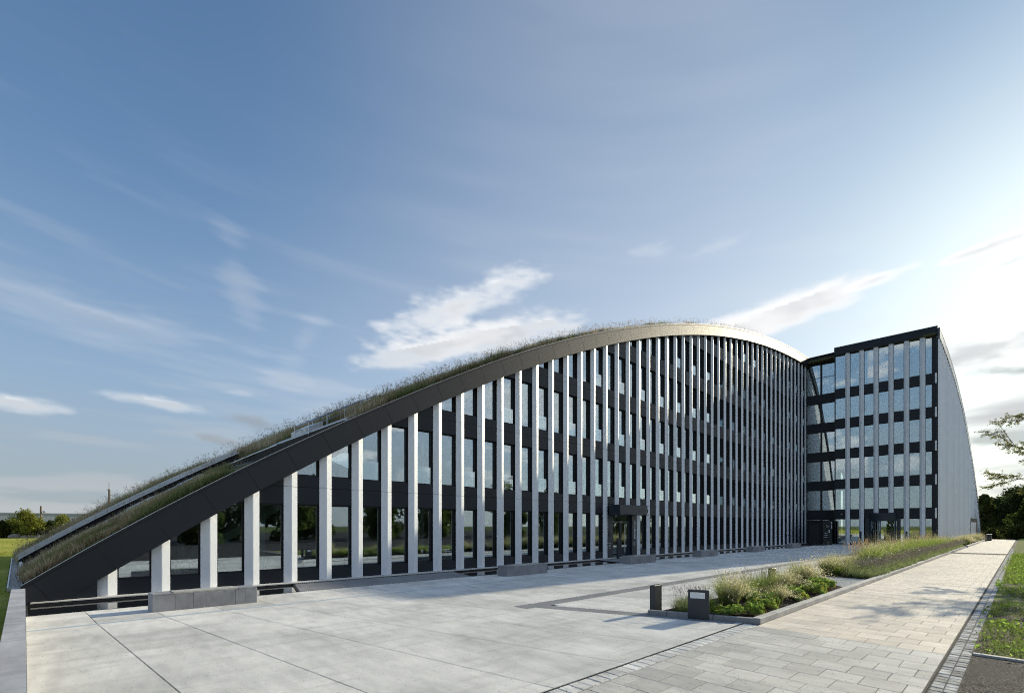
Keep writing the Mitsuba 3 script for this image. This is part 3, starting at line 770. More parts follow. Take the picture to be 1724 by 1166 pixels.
TZ, TPAR, TTOP = 3.55, 22.22, 23.08
LINK = np.array([60.95, 0.15]) 
tower_fins = [1.0 + 1.305 * j for j in range(6)]
for j, q in enumerate(tower_fins):
    z0 = 3.62 if j in (2, 3) else 0.02
    cuts = [z0] + [3.52 + TZ * f for f in range(6) if 3.52 + TZ * f > z0 + 0.4] + [TPAR + 0.02]
    parts = []
    for a, b in zip(cuts, cuts[1:]):
        m = fin_mesh(q, a, b - 0.006, 0.44, 0.10, 0.19, 0.17)
        parts.append(tw((np.c_[m[0][:, 0], -m[0][:, 1], m[0][:, 2]], m[1])))
    add(B + '__fin', join(parts), 'white_metal')
    add(B + '__mullion', tw(bx(q + 0.02, q + 0.42, -0.25, -0.001, 0.02, TPAR)), 'black_matt')
edges = [0.0] + [e for q in tower_fins for e in (q + 0.02, q + 0.42)] + [8.52]
bays = [(edges[i], edges[i + 1]) for i in range(0, len(edges), 2)]


def tower_window(a, b, z0, z1, org=TA, o=-0.16, split=None):
    fr = sbox(a, z0, b, z1); holes = [fr.buffer(-0.05, join_style=2)]
    if split: holes = [sbox(a + .05, z0 + .05, b - .05, split - .03), sbox(a + .05, split + .03, b - .05, z1 - .05)]
    m = prism(fr.difference(shapely.union_all(holes)), 0.06)
    w = add(B + '__window', tw((np.c_[m[0][:, 0], o - 0.03 + m[0][:, 2], m[0][:, 1]], m[1]), org), 'black_matt')
    for h in holes:
        x0, y0, x1, y1 = h.bounds
        add(w + '__pane', tw((np.array([[x0 - .005, o, y0 - .005], [x1 + .005, o, y0 - .005], [x1 + .005, o, y1 + .005], [x0 - .005, o, y1 + .005]]), np.array([[0, 1, 2], [0, 2, 3]])), org), 'glass')


for i, (a, b) in enumerate(bays):
    last = i == len(bays) - 1
    for f in range(6):
        z = TZ * f
        if not (f == 0 and i in (2, 3)) : 
            tower_window(a, b, 0.06 if f == 0 else 4.06 + TZ * (f - 1), 2.98 + z if f < 5 else TPAR)
        if f < 5:
            e = 0.34 if last else 0.0
            for (u0, u1) in ((2.98, 3.515), (3.525, 4.06)):
                add(B + '__spandrel_panel', tw(bx(a - (0.0 if i else 0.06), b + e, -0.25, 0.012 if last else 0.0, z + u0, z + u1)), 'black_panel')
            if last: add(B + '__corner_trim', tw(bx(8.72, 8.875, -0.2, 0.03, z + 2.99, z + 4.05)), 'white_paint')
add(B + '__corner_post', tw(bx(8.52, 8.80, -0.5, -0.12, 0.0, TPAR)), 'black_panel')
add(B + '__corner_post', tw(bx(8.60, 8.63, -0.119, -0.09, 0.0, TPAR)), 'black_matt')
add(B + '__parapet', tw(cbox(-0.05, 8.93, -0.6, 0.30, TPAR, TTOP, 0.01)), 'black_panel')
add(B + '__parapet__flashing', tw(bx(-0.06, 8.94, -0.62, 0.31, TTOP + 0.001, TTOP + 0.03)), 'zinc')
add(B + '__tower_return', tw(bx(-0.05, 0.0, -3.2, -0.02, 0.0, TPAR)), 'black_panel')
for f in range(1, 7):
    add(B + '__floor_slab', tw(bx(0.0, 8.5, -9, -0.27, TZ * f - 0.35, TZ * f - 0.03)), 'interior')
add(B + '__ground_slab', tw(bx(-0.04, 8.6, -9, -0.03, -0.1, 0.06)), 'interior')
add(B + '__inner_wall', tw(bx(0.0, 8.5, -6.1, -6, 0.06, TPAR)), 'interior')
for q in (2.4, 6.3):
    add(B + '__inner_column', tw(tube([[q, -2.2, 0.06], [q, -2.2, TPAR]], 0.18, 10)), 'interior_pale')
# link, set back
for f in range(6):
    z = TZ * f
    for (a, b) in ((0.10, 1.62), (1.74, 3.3)):
        if f == 0: tower_window(a, b, 0.06, 2.98, LINK, -0.1)
        else: tower_window(a, b, 4.06 + TZ * (f - 1), 2.98 + z if f < 5 else 22.0, LINK, -0.1, split=20.35 if f == 5 else None)
    if f < 5: add(B + '__spandrel_panel', tw(bx(0.0, 3.4, -0.2, -0.02, 2.98 + z, 4.06 + z), LINK), 'black_panel')
for q in (0.0, 1.62, 3.3): add(B + '__mullion', tw(bx(q, q + (0.12 if q else 0.10), -0.2, -0.04, 0.0, 22.0), LINK), 'black_matt')
add(B + '__parapet', tw(cbox(-0.3, 3.4, -0.8, 0.12, 22.0, 22.86, 0.01), LINK), 'black_panel')
for f in range(1, 7): add(B + '__floor_slab', tw(bx(0.0, 3.4, -6, -0.22, TZ * f - 0.35, TZ * f - 0.03), LINK), 'interior')
add(B + '__inner_wall', tw(bx(0.0, 3.4, -2.1, -2, 0.06, 22.0), LINK), 'black_matt')
# roof over link and tower, behind the parapets
add(B + '__tower_roof', bx(60.2, 63.5, -12.0, 8, 22.2, 22.4), 'roof_soil')

# ---- revolving door
R_ = B + '__revolving_door'
cq = 4.42; ang = np.linspace(0, np.pi, 25)
arc = lambda r, z0, z1, a=ang: tw(join([(np.array([[cq + r * math.cos(t0), r * 0.42 * math.sin(t0), z0], [cq + r * math.cos(t1), r * 0.42 * math.sin(t1), z0], [cq + r * math.cos(t1), r * 0.42 * math.sin(t1), z1], [cq + r * math.cos(t0), r * 0.42 * math.sin(t0), z1]]), np.array([[0, 1, 2], [0, 2, 3]])) for t0, t1 in zip(a, a[1:])]))
disc = lambda r, z: tw((np.array([[cq, 0, z]] + [[cq + r * math.cos(t), r * 0.42 * math.sin(t), z] for t in ang]), np.array([[0, i + 1, i + 2] for i in range(len(ang) - 1)])))
scene[R_] = mikit.ply(join([arc(1.18, 2.72, 3.60), disc(1.18, 3.60), disc(1.18, 2.72)]), 'black_sign')
for i, (a0, a1) in enumerate(((0.15, 0.75), (2.39, 2.99), (0.8, 2.34))):
    add(R_ + '__pane', arc(1.08, 0.08, 2.70, np.linspace(a0, a1, 8)), 'glass')
for t in (0.1, 0.78, 2.36, 3.04):
    p = [cq + 1.08 * math.cos(t), 1.08 * 0.42 * math.sin(t)]
    add(R_ + '__post', tw(bx(p[0] - 0.05, p[0] + 0.05, p[1] - 0.04, p[1] + 0.04, 0.03, 2.719)), 'black_sign')
add(R_ + '__wing', tw(bx(cq - 0.03, cq + 0.03, -0.5, 0.30, 0.08, 2.6)), 'black_matt')
for q in (tower_fins[1] + 0.02, tower_fins[4] + 0.08):
    k = add('card_reader_post', tw(cbox(q + 0.05, q + 0.22, 0.24, 0.33, 0.003, 1.55, 0.005)), 'black_sign')
    tag(k, 'slim black post ' + ('left' if q < 4 else 'right') + ' of the revolving door', 'post')
for q0, q1 in ((2.85, 3.25), (5.6, 5.95)): add(B + '__door_side_panel', tw(bx(q0, q1, -0.2, 0.03, 0.04, 2.98)), 'black_sign')

# ---- black entrance porch in the inner corner
P_ = B + '__entrance_porch'
scene[P_] = mikit.ply(cbox(54.6, 58.2, -3.35, -1.7, 0.004, 2.78, 0.01), 'porch_black')
add(P_ + '__doorway', bx(54.588, 54.599, -3.0, -2.0, 0.02, 2.45), 'black_matt')
for i in range(3): add(P_ + '__letter_slot', bx(55.1, 56.2, -3.362, -3.351, 1.30 - 0.22 * i, 1.38 - 0.22 * i), 'zinc')
add(P_ + '__notice', bx(56.75, 57.2, -3.362, -3.351, 1.42, 1.72), 'white_paint')
add(P_ + '__emblem', join([bx(55.9, 56.02, -3.36, -3.351, 2.02, 2.3), bx(56.02, 56.25, -3.36, -3.351, 2.02, 2.1), bx(56.35, 56.75, -3.36, -3.351, 2.06, 2.16)]), 'zinc')
add(P_ + '__sign', join([bx(57.75, 58.05, -3.37, -3.351, z, z + 0.2) for z in (2.42, 2.12, 1.86)]), 'white_paint')

# ---- right wing: same curve running down to the far end
WY, WX0, WX1 = -12.1, 60.72, 131.7


def wtop(x): return ztop(-6.55 + (WX1 - np.asarray(x, float)) * 0.952)


def wbot(x): return zbot(-6.55 + (WX1 - np.asarray(x, float)) * 0.952)


ys = WY
for i in range(56):
    x0 = WX0 + 0.1 + 1.28 * i
    if float(wbot(x0 + .4)) < 0.7: break
    if 102.3 < x0 < 120: z0 = 3.55
    else: z0 = 0.05
    if float(wbot(x0 + .4)) < z0 + 0.5: continue
    m = fin_mesh(x0, z0, 0, FW, 0.012, 0.15, 0.27, top=lambda x: wbot(x) + 0.05)
    add(B + '__fin', (m[0] + [0, ys - 0.045, 0], m[1]), f'ribbed_metal_{(i * 7 + i // 3) % 4}')
    add(B + '__mullion', (lambda q: (q[0] + [0, ys, 0], q[1]))(xz_prism(sbox(x0 + 0.03, z0, x0 + 0.44, 30).intersection(Polygon([(x0 - 1, 0), (x0 - 1, float(wbot(x0 - 1))), (x0 + 2, float(wbot(x0 + 2))), (x0 + 2, 0)])), -0.045, -0.021)), 'black_matt')
xw = np.linspace(WX0, WX1 - 0.2, 200)
add(B + '__wing_wall', (lambda m: (m[0] + [0, ys, 0], m[1]))(xz_prism(Polygon([(WX0, 0)] + [(x, max(0.01, z + 0.1)) for x, z in zip(xw, wbot(xw))] + [(WX1 - .2, 0)]).buffer(0), 0.0, 0.3)), 'black_matt')
for f in range(6):
    for (u0, u1) in ((HEAD, MID - .006), (MID + .006, SILL + PITCH)):
        g = sbox(WX0, u0 + PITCH * f, 131, u1 + PITCH * f).intersection(Polygon([(WX0, 0)] + [(x, max(0.01, z)) for x, z in zip(xw, wbot(xw))] + [(WX1 - .2, 0)]).buffer(0))
        for p in polys(g): add(B + '__spandrel_band', (lambda m: (m[0] + [0, ys, 0], m[1]))(xz_prism(p, -0.02, 0.0)), 'black_panel')
    g = sbox(WX0, SILL + PITCH * f, 131, HEAD + PITCH * f).intersection(Polygon([(WX0, 0)] + [(x, max(0.01, z)) for x, z in zip(xw, wbot(xw))] + [(WX1 - .2, 0)]).buffer(0))
fas = Polygon([(x, z) for x, z in zip(xw, wtop(xw))] + [(x, z) for x, z in zip(xw[::-1], np.maximum(wbot(xw[::-1]), 0.02))]).buffer(0)
for a in np.arange(WX0, WX1, 1.28):
    for p in polys(fas.intersection(sbox(a + 0.004, -1, a + 1.276, 40))):
        add(B + '__fascia_panel', (lambda m: (m[0] + [0, ys, 0], m[1]))(xz_prism(p, -0.21, 0.1)), 'wing_panel')
fl = Polygon([(x, z + 0.05) for x, z in zip(xw, wtop(xw))] + [(x, z - 0.12) for x, z in zip(xw[::-1], wtop(xw[::-1]))])
add(B + '__roof_edge_flashing', (lambda m: (m[0] + [0, ys, 0], m[1]))(xz_prism(fl, -0.23, -0.211)), 'steel')
out = []
for a, b in zip(xw, xw[1:]):
    za, zb_ = float(wtop(a)) + 0.03, float(wtop(b)) + 0.03
    out.append((np.array([[a, ys - 0.2, za], [b, ys - 0.2, zb_], [b, ys + 19, zb_], [a, ys + 19, za]]), np.array([[0, 1, 2], [0, 2, 3]])))
add(B + '__wing_roof', join(out), 'zinc')
add(B + '__wing_door', bx(102.9, 120.2, ys - 0.14, ys - 0.022, 0.02, 3.5), 'black_sign')
for a in (104.4, 108.5, 112.6): add(B + '__wing_door__leaf', bx(a, a + 4.06, ys - 0.16, ys - 0.141, 0.05, 2.85), 'ribbed_metal_1')

# ---------------------------------------------------------------- bollard lights and small things
def bollard(cx, cy, rot, lab, lamp=None, h=0.66, w=0.40, t=0.13, z0=0.0):
    key = num('bollard_light'); c, s = math.cos(rot), math.sin(rot)

    def put(m): v = m[0]; return np.c_[cx + c * v[:, 0] - s * v[:, 1], cy + s * v[:, 0] + c * v[:, 1], v[:, 2]], m[1]
    body = xz_prism(sbox(-w / 2, z0, w / 2, h).difference(sbox(-w / 2 + 0.04, h - 0.19, w / 2 - 0.08, h - 0.05)), -t / 2, t / 2)
    add(key + '__housing', put(cbox(-w / 2, w / 2, -t / 2 + 0.02, t / 2, z0, h, 0.004)), 'black_sign')
    add(key + '__front', put(xz_prism(sbox(-w / 2, z0, w / 2, h).difference(sbox(-w / 2 + 0.04, h - 0.19, w / 2 - 0.08, h - 0.05)), -t / 2, -t / 2 + 0.0195)), 'black_sign')
    add(key + '__panel', put(bx(-w / 2 + 0.041, w / 2 - 0.081, -t / 2 + 0.008, -t / 2 + 0.0192, h - 0.189, h - 0.051)), 'lamp_panel')
    tag(key, lab, 'bollard light')


bollard(5.05, -12.17, 0.06 + math.pi, 'dark bollard light with plain back on the near left corner of the bed', h=0.67, w=0.36)
bollard(5.03, -13.26, -math.pi / 2 + 0.37, 'dark bollard light with pale panel facing the plaza, among plants at the bed end', w=0.44)
bollard(12.3, -12.35, math.pi + 0.05, 'dark bollard light at the back of the first bed, half hidden by grasses')
bollard(19.9, -12.35, math.pi + 0.05, 'dark bollard light at the near end of the second bed, behind tall grass')
bollard(56.7, -12.8, math.pi + 0.05, 'distant bollard light at the far end of the second bed')
key = num('litter_bin'); add(key + '__body', cbox(93.2, 94.4, -15.0, -14.45, 0.004, 0.95, 0.02), 'black_sign'); add(key + '__lid', cbox(93.15, 94.45, -15.05, -14.44, 0.955, 1.02, 0.02), 'zinc')
tag(key, 'dark litter bin beside the far end of the path', 'bin')
k = add('marker_post', cbox(88.0, 88.12, -14.70, -14.56, 0.004, 1.0, 0.01), 'wood_pole'); tag(k, 'short brown post at the path edge in front of the distant bin', 'post')

# ---------------------------------------------------------------- vegetation helpers: (vertices, faces, colours)
def cat(parts):
    parts = [p for p in parts if p is not None]
    vs, fs, cs, n = [], [], [], 0
    for v, f, c in parts:
        vs.append(v); fs.append(f + n); cs.append(c); n += len(v)
    return np.vstack(vs), np.vstack(fs), np.vstack(cs)


def blades(roots, h, lean, width, c0, c1, r, seg=3, droop=0.35, az=None, jitter=0.25, power=1.7):
    """Bent, tapering ribbons growing from the roots; c0 is the foot's colour, c1 the tip's."""
    n = len(roots)
    h = np.broadcast_to(h, n); lean = np.broadcast_to(lean, n)
    a = r.uniform(0, 2 * np.pi, n) if az is None else az
    d = np.stack([np.cos(a), np.sin(a)], -1); side = np.stack([-np.sin(a + r.normal(0, .9, n)), np.cos(a + r.normal(0, .9, n))], -1)
    t = np.linspace(0, 1, seg + 1)
    tone = 1 + jitter * r.normal(0, 1, (n, 1, 1)).clip(-2, 2) * 0.6
    P = np.zeros((n, seg + 1, 3))
    P[..., :2] = roots[:, None, :2] + d[:, None, :] * (lean * h)[:, None, None] * (t ** power)[None, :, None]
    P[..., 2] = roots[:, None, 2] + h[:, None] * (t - droop * (lean[:, None]) * t ** 2.4)
    w = width * (1 - 0.85 * t)[None, :, None] * 0.5 * r.uniform(.7, 1.3, (n, 1, 1))
    off = np.zeros_like(P); off[..., :2] = side[:, None, :] * w
    V = np.stack([P - off, P + off], 2).reshape(-1, 3)
    C = (np.asarray(c0)[None, None] * (1 - t)[None, :, None] + np.asarray(c1)[None, None] * t[None, :, None]) * tone
    C = np.repeat(C.reshape(n, seg + 1, 1, 3), 2, 2).reshape(-1, 3).clip(0.004, 0.9)
    b = (np.arange(n) * 2 * (seg + 1))[:, None, None] + (np.arange(seg) * 2)[None, :, None]
    F = np.concatenate([b + np.array([0, 1, 3]), b + np.array([0, 3, 2])], 1).reshape(-1, 3)
    return V, F, C


def flakes(pos, size, color, r, jitter=0.3, long=1.6, up=0.0):
    """Small leaf-like diamonds, randomly turned."""
    n = len(pos)
    a = r.normal(0, 1, (n, 3)); a[:, 2] += up; a /= np.linalg.norm(a, axis=1, keepdims=True)
    b = np.cross(a, r.normal(0, 1, (n, 3))); b /= np.linalg.norm(b, axis=1, keepdims=True) + 1e-9
    s = np.broadcast_to(size, n)[:, None] * r.uniform(.6, 1.35, (n, 1))
    V = np.stack([pos - a * s * long * 0.5, pos + b * s * 0.5, pos + a * s * long * 0.5, pos - b * s * 0.5], 1).reshape(-1, 3)
    i = (np.arange(n) * 4)[:, None]
    F = np.concatenate([i + np.array([[0, 1, 2]]), i + np.array([[0, 2, 3]])], 1).reshape(-1, 3)
    c = np.asarray(color, float); c = np.broadcast_to(c, (n, 3)) * (1 + jitter * r.normal(0, 1, (n, 1)).clip(-2, 2) * 0.6)
    return V, F, np.repeat(c, 4, 0).clip(0.004, 0.9)


def disk_roots(n, rad, r, z=0.0):
    a, q = r.uniform(0, 2 * np.pi, n), rad * np.sqrt(r.uniform(0, 1, n))
    return np.stack([q * np.cos(a), q * np.sin(a), np.full(n, z)], -1), a


GREEN, STRAW = (0.19, 0.26, 0.07), (0.80, 0.72, 0.50)


def feather_grass(r, h=0.8, n=900):
    ro, a = disk_roots(n, 0.14 * h, r)
    m = int(n * 0.62)
    p = [blades(ro[:m], r.uniform(.35, .95, m) * h, r.uniform(.15, .75, m), 0.007, (0.16, 0.22, 0.06), (0.42, 0.44, 0.18), r, 4, .5, a[:m] + r.normal(0, .8, m))]
    k = n - m
    hh = r.uniform(.7, 1.1, k) * h; le = r.uniform(.2, .95, k); az = r.normal(-.6, 1.1, k)
    p.append(blades(ro[m:], hh, le, 0.006, (0.20, 0.23, 0.08), STRAW, r, 5, .8, az, power=2.0))
    q = r.integers(0, k, 1300); t = r.uniform(.55, 1.0, 1300)
    pos = np.stack([ro[m:][q, 0] + np.cos(az[q]) * le[q] * hh[q] * t ** 2.0, ro[m:][q, 1] + np.sin(az[q]) * le[q] * hh[q] * t ** 2.0, hh[q] * (t - .8 * le[q] * t ** 2.4)], -1) + r.normal(0, .010, (1300, 3))
    p.append(flakes(pos, 0.006, STRAW, r, .25, 7.0, .6))
    k = 14; ro2, a2 = disk_roots(k, .06, r)
    p.append(blades(ro2, r.uniform(1.1, 1.5, k) * h, r.uniform(.2, .6, k), 0.004, (0.25, 0.27, 0.12), (0.5, 0.45, 0.28), r, 5, .4, a2))
    return cat(p)


def fountain_grass(r, h=0.9, n=330, tone=GREEN):
    ro, a = disk_roots(n, 0.13 * h, r)
    tip = tuple(np.array(tone) * 1.5 + np.array([.05, .04, .0]))
    p = [blades(ro, r.uniform(.45, 1.0, n) * h, r.uniform(.1, .8, n), 0.012, np.array(tone) * .7, tip, r, 4, .55, a + r.normal(0, .4, n))]
    k = 26; ro2, a2 = disk_roots(k, .08, r); hh = r.uniform(1.0, 1.35, k) * h
    p.append(blades(ro2, hh, r.uniform(.1, .45, k), 0.005, tone, (0.30, 0.27, 0.15), r, 4, .4, a2))
    return cat(p)


def lavender(r, h=0.42, n=420):
    ro, a = disk_roots(n, 0.26, r)
    rad = np.hypot(ro[:, 0], ro[:, 1]) / 0.26
    hh = h * (0.85 - 0.35 * rad ** 2) * r.uniform(.7, 1.1, n)
    p = [blades(ro, hh, .15 + .5 * rad, 0.012, (0.15, 0.19, 0.07), (0.32, 0.38, 0.18), r, 2, .2, a + r.normal(0, .5, n))]
    k = 60; ro2, a2 = disk_roots(k, 0.24, r); h2 = h * r.uniform(.95, 1.45, k); le = r.uniform(.05, .45, k)
    p.append(blades(ro2, h2, le, 0.005, (0.10, 0.13, 0.06), (0.16, 0.16, 0.12), r, 2, .1, a2))
    tip = ro2 + np.stack([np.cos(a2) * le * h2, np.sin(a2) * le * h2, h2 * (1 - .1 * le)], -1)
    pos = np.repeat(tip, 6, 0) - np.stack([np.zeros(k * 6), np.zeros(k * 6), np.tile(np.arange(6) * 0.012, k)], -1)
    p.append(flakes(pos, 0.013, (0.19, 0.17, 0.165), r, .4, 1.4, .8))
    return cat(p)


def lady_mantle(r, h=0.34, n=125):
    """A loose mound of round, lobed leaves with yellow-green froth at its edges."""
    a, q = r.uniform(0, 2 * np.pi, n), np.sqrt(r.uniform(0, 1, n)) * 0.40
    lump = 0.6 + 0.8 * meshkit.noise(np.stack([np.cos(a) * q * 6 + r.uniform(0, 50), np.sin(a) * q * 6, 0 * a], -1), 3)
    z = h * lump * np.sqrt(np.clip(1 - (q / .46) ** 2, .08, 1)) * r.uniform(.45, 1.05, n) + .03
    parts = []
    w = np.arange(12) / 12 * 2 * np.pi
    for i in range(n):
        c = np.array([q[i] * math.cos(a[i]), q[i] * math.sin(a[i]), z[i]]); s = r.uniform(.045, .09)
        nr = np.array([math.cos(a[i]) * q[i] * 1.6, math.sin(a[i]) * q[i] * 1.6, 1.0]) + r.normal(0, .5, 3); nr /= np.linalg.norm(nr)
        u = np.cross(nr, [0.3, 1, .1]); u /= np.linalg.norm(u); v = np.cross(nr, u)
        rad = s * (1 + .14 * np.cos(6 * w))
        ring = c + rad[:, None] * (np.cos(w)[:, None] * u + np.sin(w)[:, None] * v) + nr * s * (.30 + .12 * np.cos(6 * w))[:, None]
        V = np.vstack([c, ring]); F = np.array([[0, 1 + k, 1 + (k + 1) % 12] for k in range(12)])
        col = np.array((0.27, 0.39, 0.09)) * r.uniform(.6, 1.35)
        parts.append((V, F, np.vstack([col * .75, np.tile(col, (12, 1))])))
    k = 900; a, q = r.uniform(0, 2 * np.pi, k), np.sqrt(r.uniform(0.15, 1, k)) * 0.46
    cl = meshkit.noise(np.stack([np.cos(a) * q * 7 + r.uniform(0, 50), np.sin(a) * q * 7, 0 * a], -1), 5) > .52
    pos = np.stack([q * np.cos(a), q * np.sin(a), h * np.sqrt(np.clip(1 - (q / .54) ** 2, .05, 1)) * r.uniform(.6, 1.15, k)], -1)[cl]
    parts.append(flakes(pos, 0.018, (0.66, 0.56, 0.10), r, .3, 1.0))
    return cat(parts)


def white_gaura(r, h=0.7):
    n = 90; ro, a = disk_roots(n, .18, r); hh = r.uniform(.5, 1.0, n) * h; le = r.uniform(.1, .5, n)
    p = [blades(ro, hh, le, 0.010, (0.06, 0.10, 0.03), (0.10, 0.15, 0.05), r, 3, .2, a)]
    q = r.integers(0, n, 260); t = r.uniform(.2, .9, 260)
    pos = np.stack([ro[q, 0] + np.cos(a[q]) * le[q] * hh[q] * t ** 1.7, ro[q, 1] + np.sin(a[q]) * le[q] * hh[q] * t ** 1.7, hh[q] * t], -1) + r.normal(0, .03, (260, 3))
    p.append(flakes(pos, 0.035, (0.07, 0.12, 0.035), r, .3, 2.0))
    tip = ro + np.stack([np.cos(a) * le * hh, np.sin(a) * le * hh, hh * (1 - .2 * le)], -1)
    p.append(flakes(tip[:55] + r.normal(0, .02, (55, 3)), 0.035, (0.78, 0.78, 0.70), r, .1, 1.0))
    return cat(p)


def reed_grass(r, h=1.5):
    n = 150; ro, a = disk_roots(n, .14, r)
    p = [blades(ro, r.uniform(.3, .62, n) * h, r.uniform(.1, .6, n), 0.012, (0.06, 0.10, 0.03), (0.16, 0.18, 0.07), r, 4, .5, a)]
    k = 15; ro2, a2 = disk_roots(k, .16, r); hh = r.uniform(.65, 1.0, k) * h; le = r.uniform(.08, .32, k)
    p.append(blades(ro2, hh, le, 0.009, (0.24, 0.23, 0.10), (0.46, 0.34, 0.20), r, 4, .2, a2))
    q = np.repeat(np.arange(k), 60); t = r.uniform(.80, 1.0, len(q))
    pos = np.stack([ro2[q, 0] + np.cos(a2[q]) * le[q] * hh[q] * t ** 1.7, ro2[q, 1] + np.sin(a2[q]) * le[q] * hh[q] * t ** 1.7, hh[q] * (t - .2 * le[q] * t ** 2.4)], -1) + r.normal(0, .012, (len(q), 3))
    p.append(flakes(pos, 0.010, (0.50, 0.37, 0.23), r, .25, 4.0, 1.5))
    return cat(p)


PROTO = {}
GROW = {'feather_grass': 1.3, 'fountain_grass': 1.2, 'lavender': 1.12, 'lady_mantle': 0.82, 'white_flower': 1.15, 'reed_grass': 1.0}


def plant(kind, x, y, s, lab, catg, group, z=0.05, tall=1.0):
    maker = {'feather_grass': feather_grass, 'fountain_grass': fountain_grass, 'lavender': lavender, 'lady_mantle': lady_mantle, 'white_flower': white_gaura, 'reed_grass': reed_grass}[kind]
    if kind not in PROTO:
        PROTO[kind] = []
        for i in range(3):
            m = maker(np.random.default_rng(100 + i * 7 + len(kind)))
            PROTO[kind].append(mikit.ply((m[0], m[1]), 'leaf', color=m[2]))
    rz = rng.uniform(0, 360) if kind != 'feather_grass' else rng.uniform(-40, 40)
    k = add(kind, PROTO[kind][int(rng.integers(3))], None, to_world=T4().translate([float(x), float(y), z]).rotate([0, 0, 1], float(rz)).scale([s * GROW[kind], s * GROW[kind], s * tall * GROW[kind]]))
    tag(k, lab, catg, group)


NTH = ['nearest', 'second', 'third', 'fourth', 'fifth', 'sixth', 'seventh', 'eighth', 'ninth', 'tenth', 'eleventh', 'twelfth']
for i, (x, y, s, l) in enumerate([(6.75, -13.25, 1.15, 'largest blond feather grass, behind the bollard light with the pale panel'), (8.25, -13.85, .72, 'small blond feather grass at the front of the first bed'), (10.4, -13.3, 1.0, 'middle blond feather grass towards the back of the first bed'), (12.75, -13.15, 1.2, 'pale feather grass beside the grating at the far end of the first bed')]):
    plant('feather_grass', x, y, s, l, 'grass clump', None)
for i, (x, y, s) in enumerate([(5.95, -13.1, .5), (6.2, -12.8, .6), (7.5, -12.75, .8), (8.1, -13.1, .65), (8.9, -12.9, .75), (9.7, -12.85, .8), (10.9, -12.75, .8), (11.8, -12.85, .75), (13.5, -12.8, .85), (14.2, -13.1, .7)]):
    plant('fountain_grass', x, y, s, f'{NTH[i]} green arching grass along the back of the first bed, counted from the near end', 'grass clump', 'green grasses of the first bed')
for i, (x, y, s) in enumerate([(5.35, -12.75, .95), (5.75, -12.65, .9), (6.3, -12.6, .9), (8.3, -12.65, 1.0), (8.9, -12.6, 1.1), (9.8, -12.7, 1.1), (10.6, -12.55, 1.1), (12.0, -12.7, 1.1), (14.4, -12.6, 1.0), (15.3, -12.6, 1.0)]):
    plant('lavender', x, y, s, f'{NTH[i]} grey-green lavender along the back of the first bed, counted from the near end', 'lavender', 'lavenders of the first bed')
for i, (x, y, s) in enumerate([(5.55, -13.55, .7), (5.75, -13.75, .8), (6.15, -14.02, .8), (7.05, -13.95, .8), (7.7, -13.7, 1.1), (9.3, -13.95, .95), (9.75, -13.65, 1.0), (11.0, -13.95, .95), (11.9, -13.75, 1.1), (12.6, -13.8, 1.0), (13.3, -13.6, 1.0)]):
    plant('lady_mantle', x, y, s, f'{NTH[i]} low yellow-flowered mound along the front of the first bed, counted from the near end', 'plant', 'yellow-flowered mounds of the first bed')
for x in np.arange(17.5, 57, 0.62):
    y = -13.98 + rng.uniform(-.08, .08)
    plant('lavender', x, y, rng.uniform(.95, 1.2), 'grey-green lavender in the front row of the second bed, along the kerb', 'lavender', 'front row lavenders of the second bed')
    if x < 34 and rng.random() < .8: plant('lavender', x + .3, y + .42, rng.uniform(1.0, 1.3), 'grey-green lavender just behind the front row of the second bed', 'lavender', 'second row lavenders of the second bed')
for x in np.arange(18.0, 57, 0.75):
    plant('fountain_grass', x + rng.uniform(-.3, .3), -13.2 + rng.uniform(-.2, .3), rng.uniform(.85, 1.15) * (.78 if x < 22 else 1.22), 'green arching grass along the middle of the second bed', 'grass clump', 'green grasses of the second bed')
for x in np.arange(17.6, 57, 0.9):
    plant('feather_grass', x + rng.uniform(-.3, .3), -12.75 + rng.uniform(-.2, .25), rng.uniform(.85, 1.1) * (1.0 if x < 24 else 1.3), 'blond feather grass along the back of the second bed', 'grass clump', 'feather grasses of the second bed')
for i, x in enumerate([20.5, 21.6, 22.6, 25.5, 27.0, 30.5, 31.5, 33.0, 36.0, 39.0, 42.0]):
    plant('white_flower', x, -13.35 + rng.uniform(-.3, .2), rng.uniform(.85, 1.1), f'{NTH[i]} white-flowered leafy plant of the second bed, counted from the near end', 'plant', 'white-flowered plants of the second bed')
for x in [18.2, 19.1, 19.9, 31.0, 36.5, 37.5, 44.0, 52.0]:
    plant('lady_mantle', x, -13.7, rng.uniform(.9, 1.2), 'low mound with yellow flowers in the second bed', 'plant', 'yellow-flowered mounds of the second bed')
for x in [22.6, 23.6, 25.4, 28.0, 30.2, 32.3, 34.0, 39.5, 41.5, 43.5, 45.5, 47.5]:
    plant('reed_grass', x, -12.55 + rng.uniform(-.1, .2), rng.uniform(.9, 1.06), 'tall reed grass with rust-coloured plumes at the back of the second bed', 'grass clump', 'tall reed grasses of the second bed')
for x in np.arange(61, 95, 1.5):
    plant('feather_grass' if rng.random() < .6 else 'lavender', x, -13.5 + rng.uniform(-.4, .4), rng.uniform(1.1, 1.5), 'low plant in the distant bed beyond the crossing strip', 'plant', 'plants of the distant bed', .03)
# mulch chips on the soil
chips = []
pts = []
while len(pts) < 1500:
    p = np.array([rng.uniform(4.8, 16), rng.uniform(-14.22, -12.3)])
    if soil[0].contains(shapely.Point(*p)): pts.append(p)
pts = np.array(pts)
m = flakes(np.c_[pts, np.full(len(pts), 0.058)], 0.035, (0.10, 0.075, 0.055), rng, .5, 1.8)
scene['bark_mulch'] = mikit.ply((m[0], m[1]), 'leaf', color=m[2]); tag('bark_mulch', 'brown bark chips on the soil of the first bed', 'mulch', kind='stuff')

